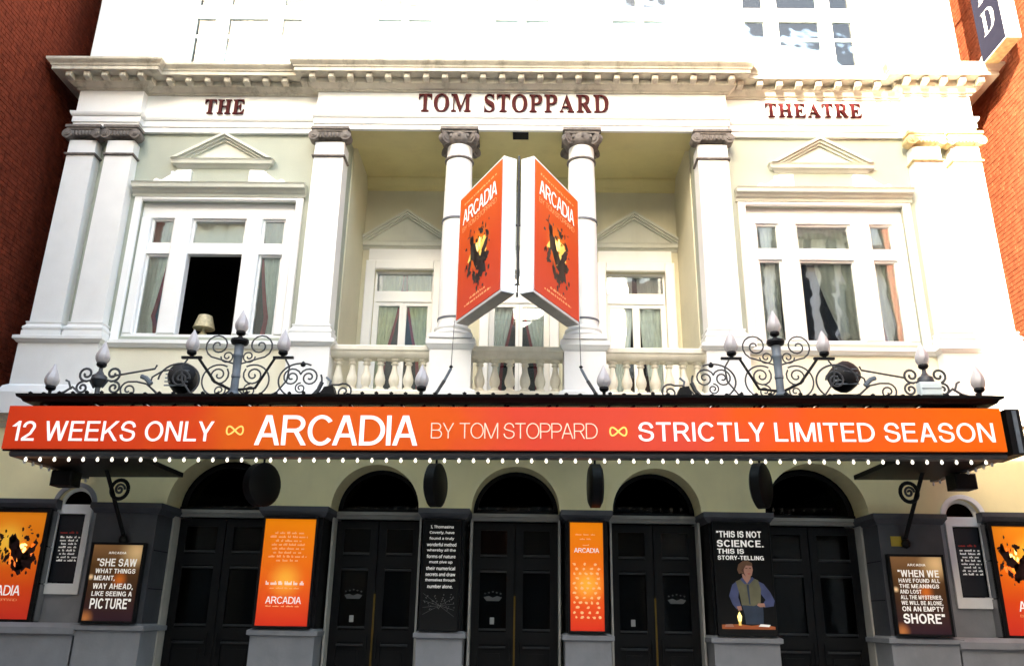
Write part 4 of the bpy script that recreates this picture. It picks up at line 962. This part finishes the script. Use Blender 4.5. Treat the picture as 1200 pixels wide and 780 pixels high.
lines(t, [('\u201cWHEN WE', -.26, .28, .74, .83), ('HAVE FOUND ALL', -.26, .28, .67, .72), ('THE MEANINGS', -.26, .26, .60, .65), ('AND LOST', -.26, .02, .53, .58), ('ALL THE MYSTERIES,', -.26, .28, .46, .51), ('WE WILL BE ALONE,', -.26, .28, .39, .44), ('ON AN EMPTY', -.26, .28, .31, .37), ('SHORE\u201d', -.26, .28, .16, .28), ('ARCADIA', -.12, .12, .88, .91)], off=.004)
t, w, h = case('tall orange quote poster left of the second door', -3.47, -2.71, 1.43, 2.88, -.36, 'tall_print', .03)
greek('small_print', [(0, 1.22 - .052 * i, wd) for i, wd in enumerate((.40, .52, .36, .46, .44, .40, .52, .30))], Y3, 'print_peach', t, .03, 3)
greek('headline', [(0, .55, .52)], Y3, 'print_white', t, .05, 8); greek('small_print', [(0, .50, .4)], Y3, 'print_peach', t, .02, 9)
text('lettering', 'ARCADIA', -.24, .24, .31, .40, Y3, 'print_white', t, .01, .86); greek('small_print', [(0, .27, .46)], Y3, 'print_peach', t, .018, 10)
t, w, h = case('narrow black poster with white quotation between second and third doors', -1.26, -.74, 1.43, 2.87, -.36, 'night_print', .012)
q = ['I, Thomasina', 'Coverly, have', 'found a truly', 'wonderful method', 'whereby all the', 'forms of nature', 'must give up', 'their numerical', 'secrets and draw', 'themselves through', 'number alone.']
for i, l_ in enumerate(q):
    wd = min(.40, .026 * len(l_)); text('lettering', l_, -wd / 2, wd / 2, 1.32 - .078 * i, 1.365 - .078 * i, Y3, 'print_white', t, .012)
rnd = random.Random(5); pm = MB()
for i in range(46): blob(pm, -.2 + .4 * i / 45, .36 + .07 * math.sin(i * .5) + rnd.uniform(-.04, .04), .006, .008, rnd, Y3, 5)
for i in range(4): pm.flat([(-.22, .2 + i * .09), (.2, .42 - i * .08), (.2, .424 - i * .08), (-.22, .204 + i * .09)], Y3)
pm.build('printed_curve', 'print_grey', t, recalc=False)['kind'] = 'stuff'
t, w, h = case('narrow orange poster dotted with small figures right of the middle door', .72, 1.23, 1.43, 2.89, -.36, 'tall_print', .03)
text('lettering', 'ARCADIA', -.17, .17, 1.03, 1.09, Y3, 'print_white', t, .012, .86); greek('small_print', [(0, 1.26, .3), (0, 1.2, .18), (0, 1.12, .1)], Y3, 'print_peach', t, .02, 6)
rnd = random.Random(9); pm = MB()
for r_ in range(12):
    n = 3 + r_ % 3
    for i in range(n): blob(pm, -.17 + .34 * (i + .5 * (r_ % 2) * .6) / (n - .6), .88 - .062 * r_, .022, .018, rnd, Y3, 7, .4)
pm.build('printed_dots', 'print_peach', t, recalc=False)['kind'] = 'stuff'
t, w, h = case('black poster of man in waistcoat and blue shirt', 2.69, 3.48, 1.43, 2.90, -.36, 'night_print', .012)
lines(t, [('\u201cTHIS IS NOT', -.34, .27, 1.26, 1.345), ('SCIENCE.', -.34, .29, 1.135, 1.225), ('THIS IS', -.34, .02, 1.045, 1.11), ('STORY-TELLING', -.34, .28, .965, 1.02)], off=.004)
fig = lambda name, m, pts, y: MB().flat([(a_, .04 + b_ * .885) for a_, b_ in pts], y).build(name, m, t, recalc=False)
fig('printed_trousers', 'print_jean', [(-.02, .12), (-.03, .26), (-.06, .40), (.22, .40), (.22, .28), (.21, .12)], Y3)
fig('printed_sleeve', 'print_blue', [(-.10, .74), (-.17, .68), (-.22, .52), (-.18, .40), (-.13, .33), (-.07, .37), (-.10, .50), (-.08, .62), (-.05, .74)], Y3 - .001)
fig('printed_sleeve', 'print_blue', [(.14, .76), (.25, .70), (.33, .58), (.38, .46), (.36, .38), (.24, .36), (.22, .41), (.26, .47), (.20, .56), (.16, .66)], Y3 - .001)
fig('printed_waistcoat', 'print_vest', [(-.12, .73), (-.02, .78), (.03, .70), (.10, .79), (.18, .75), (.21, .62), (.19, .42), (.10, .38), (-.06, .39), (-.08, .55)], Y3 - .002)
fig('printed_neck', 'print_skin', [(-.03, .84), (-.02, .76), (.03, .70), (.08, .77), (.09, .84)], Y3 - .003)
fig('printed_face', 'print_skin', [(-.04, .95), (-.03, .86), (.02, .80), (.06, .79), (.10, .82), (.12, .90), (.11, .97), (.03, 1.0)], Y3 - .004)
fig('printed_hair', 'print_hair', [(-.09, .90), (-.07, .98), (-.01, 1.03), (.06, 1.035), (.115, 1.0), (.115, .96), (.03, .965), (.0, .91), (-.03, .85), (-.07, .84)], Y3 - .005)
for ex in (.035, .085): fig('printed_eye', 'print_hair', [(ex - .014, .918), (ex + .014, .918), (ex + .014, .93), (ex - .014, .932)], Y3 - .006)
fig('printed_mouth', 'print_red', [(.045, .848), (.085, .848), (.08, .838), (.05, .838)], Y3 - .006); fig('printed_shadow', 'print_brown', [(-.035, .90), (-.02, .85), (.02, .80), (.0, .86), (-.005, .92)], Y3 - .0055)
fig('printed_collar', 'print_blue', [(-.03, .79), (.03, .70), (.0, .69), (-.06, .76)], Y3 - .006); fig('printed_collar', 'print_blue', [(.10, .80), (.03, .70), (.06, .69), (.13, .77)], Y3 - .006)
fig('printed_fold', 'print_jean', [(.02, .68), (.05, .69), (.055, .40), (.04, .40)], Y3 - .006)
fig('printed_hand', 'print_skin', [(.16, .42), (.24, .42), (.25, .37), (.18, .365), (.14, .39)], Y3 - .003); fig('printed_hand', 'print_skin', [(-.13, .37), (-.07, .38), (-.06, .32), (-.11, .31)], Y3 - .003)
fig('printed_table', 'print_orange', [(-.34, .05), (.36, .05), (.36, .09), (.2, .12), (.05, .10), (-.1, .12), (-.34, .11)], Y3 - .004)
fig('printed_papers', 'print_white', [(.14, .09), (.28, .085), (.3, .115), (.17, .125)], Y3 - .005); fig('printed_papers', 'print_skin', [(-.30, .08), (-.18, .08), (-.2, .12), (-.29, .115)], Y3 - .005)
fig('printed_candle', 'print_gold', [(-.12, .10), (-.08, .10), (-.085, .16), (-.115, .16)], Y3 - .006); fig('printed_flame', 'print_flame', [(-.10, .30), (-.13, .23), (-.12, .16), (-.08, .16), (-.07, .23)], Y3 - .006)
# notice boards in the slim side windows
for s, lb in ((-1, 'black notice board in the slim arched window at left'), (1, 'black notice board in the slim arched window at right')):
    t, w, h = case(lb, s * 6.24 - .18, s * 6.24 + .18, 1.97, 2.89, -.15, 'print_board', .012, 'notice boards in the side windows', 'notice_board', .02)
    greek('heading', [(.0, .66, .26)], Y3, 'print_red', t, .03, 2)
    greek('small_print', [(.02, .60 - .045 * i, .28 - .05 * (i % 3 == 2)) for i in range(8)], Y3, 'print_white', t, .026, 12 + s)

# ------------------------------------------------ curtains and things in the rooms
def curtain(label, xf, xt, xm, xb, z0, zt_, z1, y, m, edge=None, folds=5):
    """hung from z1; fixed edge xf, free edge xt at the top, xm at the tie height zt_, xb at the foot z0"""
    nu, nv = 6 * folds, 18; v = []; f = []
    for j in range(nv + 1):
        q = j / nv; z = z1 + (z0 - z1) * q; k = (z1 - zt_) / (z1 - z0)
        xe = xt + (xm - xt) * (q / k) ** 1.6 if q < k else xm + (xb - xm) * ((q - k) / (1 - k + 1e-6)) ** .6
        for i in range(nu + 1):
            p = i / nu; v.append((xf + (xe - xf) * p, y + .016 * math.sin(p * folds * 2 * PI) + .008 * math.sin(q * 9 + p * 7), z))
    f = [(j * (nu + 1) + i, j * (nu + 1) + i + 1, (j + 1) * (nu + 1) + i + 1, (j + 1) * (nu + 1) + i) for j in range(nv) for i in range(nu)]
    t = thing('curtain', label, 'curtain', (xf, y, z0), 'curtains in the first floor windows')
    MB().add([(a - xf, b - y, c - z0) for a, b, c in v], f).mesh
    me = MB().add([(a - xf, b - y, c - z0) for a, b, c in v], f).mesh('panel', True, False); obj('panel', me, m, t)
    if edge:
        d = .05 if xt > xf else -.05; ev = []
        for j in range(nv + 1):
            b = v[j * (nu + 1) + nu]; ev += [(b[0] - xf - .01 * d, b[1] - y - .012, b[2] - z0), (b[0] + d * (.5 + j / nv) - xf, b[1] - y - .012, b[2] - z0)]
        obj('border', MB().add(ev, [(2 * j, 2 * j + 1, 2 * j + 3, 2 * j + 2) for j in range(nv)]).mesh('border', True, False), edge, t)
    B(min(0, xt - xf), max(0, xt - xf), -.012, .012, z1 - z0 - .0, z1 - z0 + .03).build('curtain_rail', 'white_trim', t)
NC = 'net_curtain'
curtain('pale curtain with red hem in the left light of left window', -5.97, -5.60, -5.78, -5.70, 5.68, 6.0, 7.64, .20, NC, 'red_curtain')
curtain('pale curtain edged red in the right light of left window', -3.78, -4.14, -3.92, -3.95, 5.68, 5.95, 7.64, .20, NC, 'red_curtain')
curtain('short pale blind across the top of the left window', -4.44, -5.28, -5.28, -5.28, 7.12, 7.2, 7.66, .20, NC)
for c, nm, m, e in ((-2.08, 'left', 'cream_curtain', 'red_curtain'), (0, 'middle', NC, 'red_curtain'), (2.08, 'right', NC, None)):
    g = .06 if c < 1 else -.10
    for s, sd in ((-1, 'left'), (1, 'right')):
        curtain(f'swept back curtain on the {sd} side of the {nm} balcony window', c + s * .47, c + s * .04, c + s * (.22 + g), c + s * ((.36 if c < 1 else .30) + g * .5), 4.9, 6.0, 7.5, LY + .165, m, e)
curtain('white curtain in the left light of right window', 3.80, 4.14, 4.10, 4.12, 5.68, 6.0, 7.64, .20, NC)
curtain('white curtain in the right light of right window', 5.95, 5.60, 5.66, 5.70, 5.68, 6.0, 7.64, .20, NC, 'red_curtain')
curtain('short white frilled blind across the top of right window', 4.44, 5.28, 5.28, 5.28, 6.98, 7.1, 7.66, .20, NC, None, 9)
curtain('white curtain behind the middle pane of right window', 5.28, 4.7, 4.95, 5.0, 5.68, 6.0, 7.0, .205, NC, None, 5)
t = thing('table_lamp', 'ornate gilt lamp inside the dark open left window', 'lamp', (-5.06, .55, 5.62))
MB().lathe([(.10, 0), (.11, .02), (.05, .05), (.03, .1), (.06, .16), (.07, .2), (.03, .26), (.02, .32)], (0, 0, 0), 14).build('base', 'gilt', t, True)
MB().lathe([(.17, .30), (.172, .31), (.11, .52), (.105, .52)], (0, 0, 0), 18).build('shade', 'gilt', t, True)
t2 = thing('side_table', 'dark table inside the open left window under the lamp', 'table', (-5.0, .78, 4.95))
B(-.45, .45, -.22, .25, .62, .668).build('top', 'print_hair', t2)
for a in (-.4, .4):
    for b in (-.18, .2): B(a - .03, a + .03, b - .03, b + .03, .0, .62).build('leg', 'print_hair', t2)
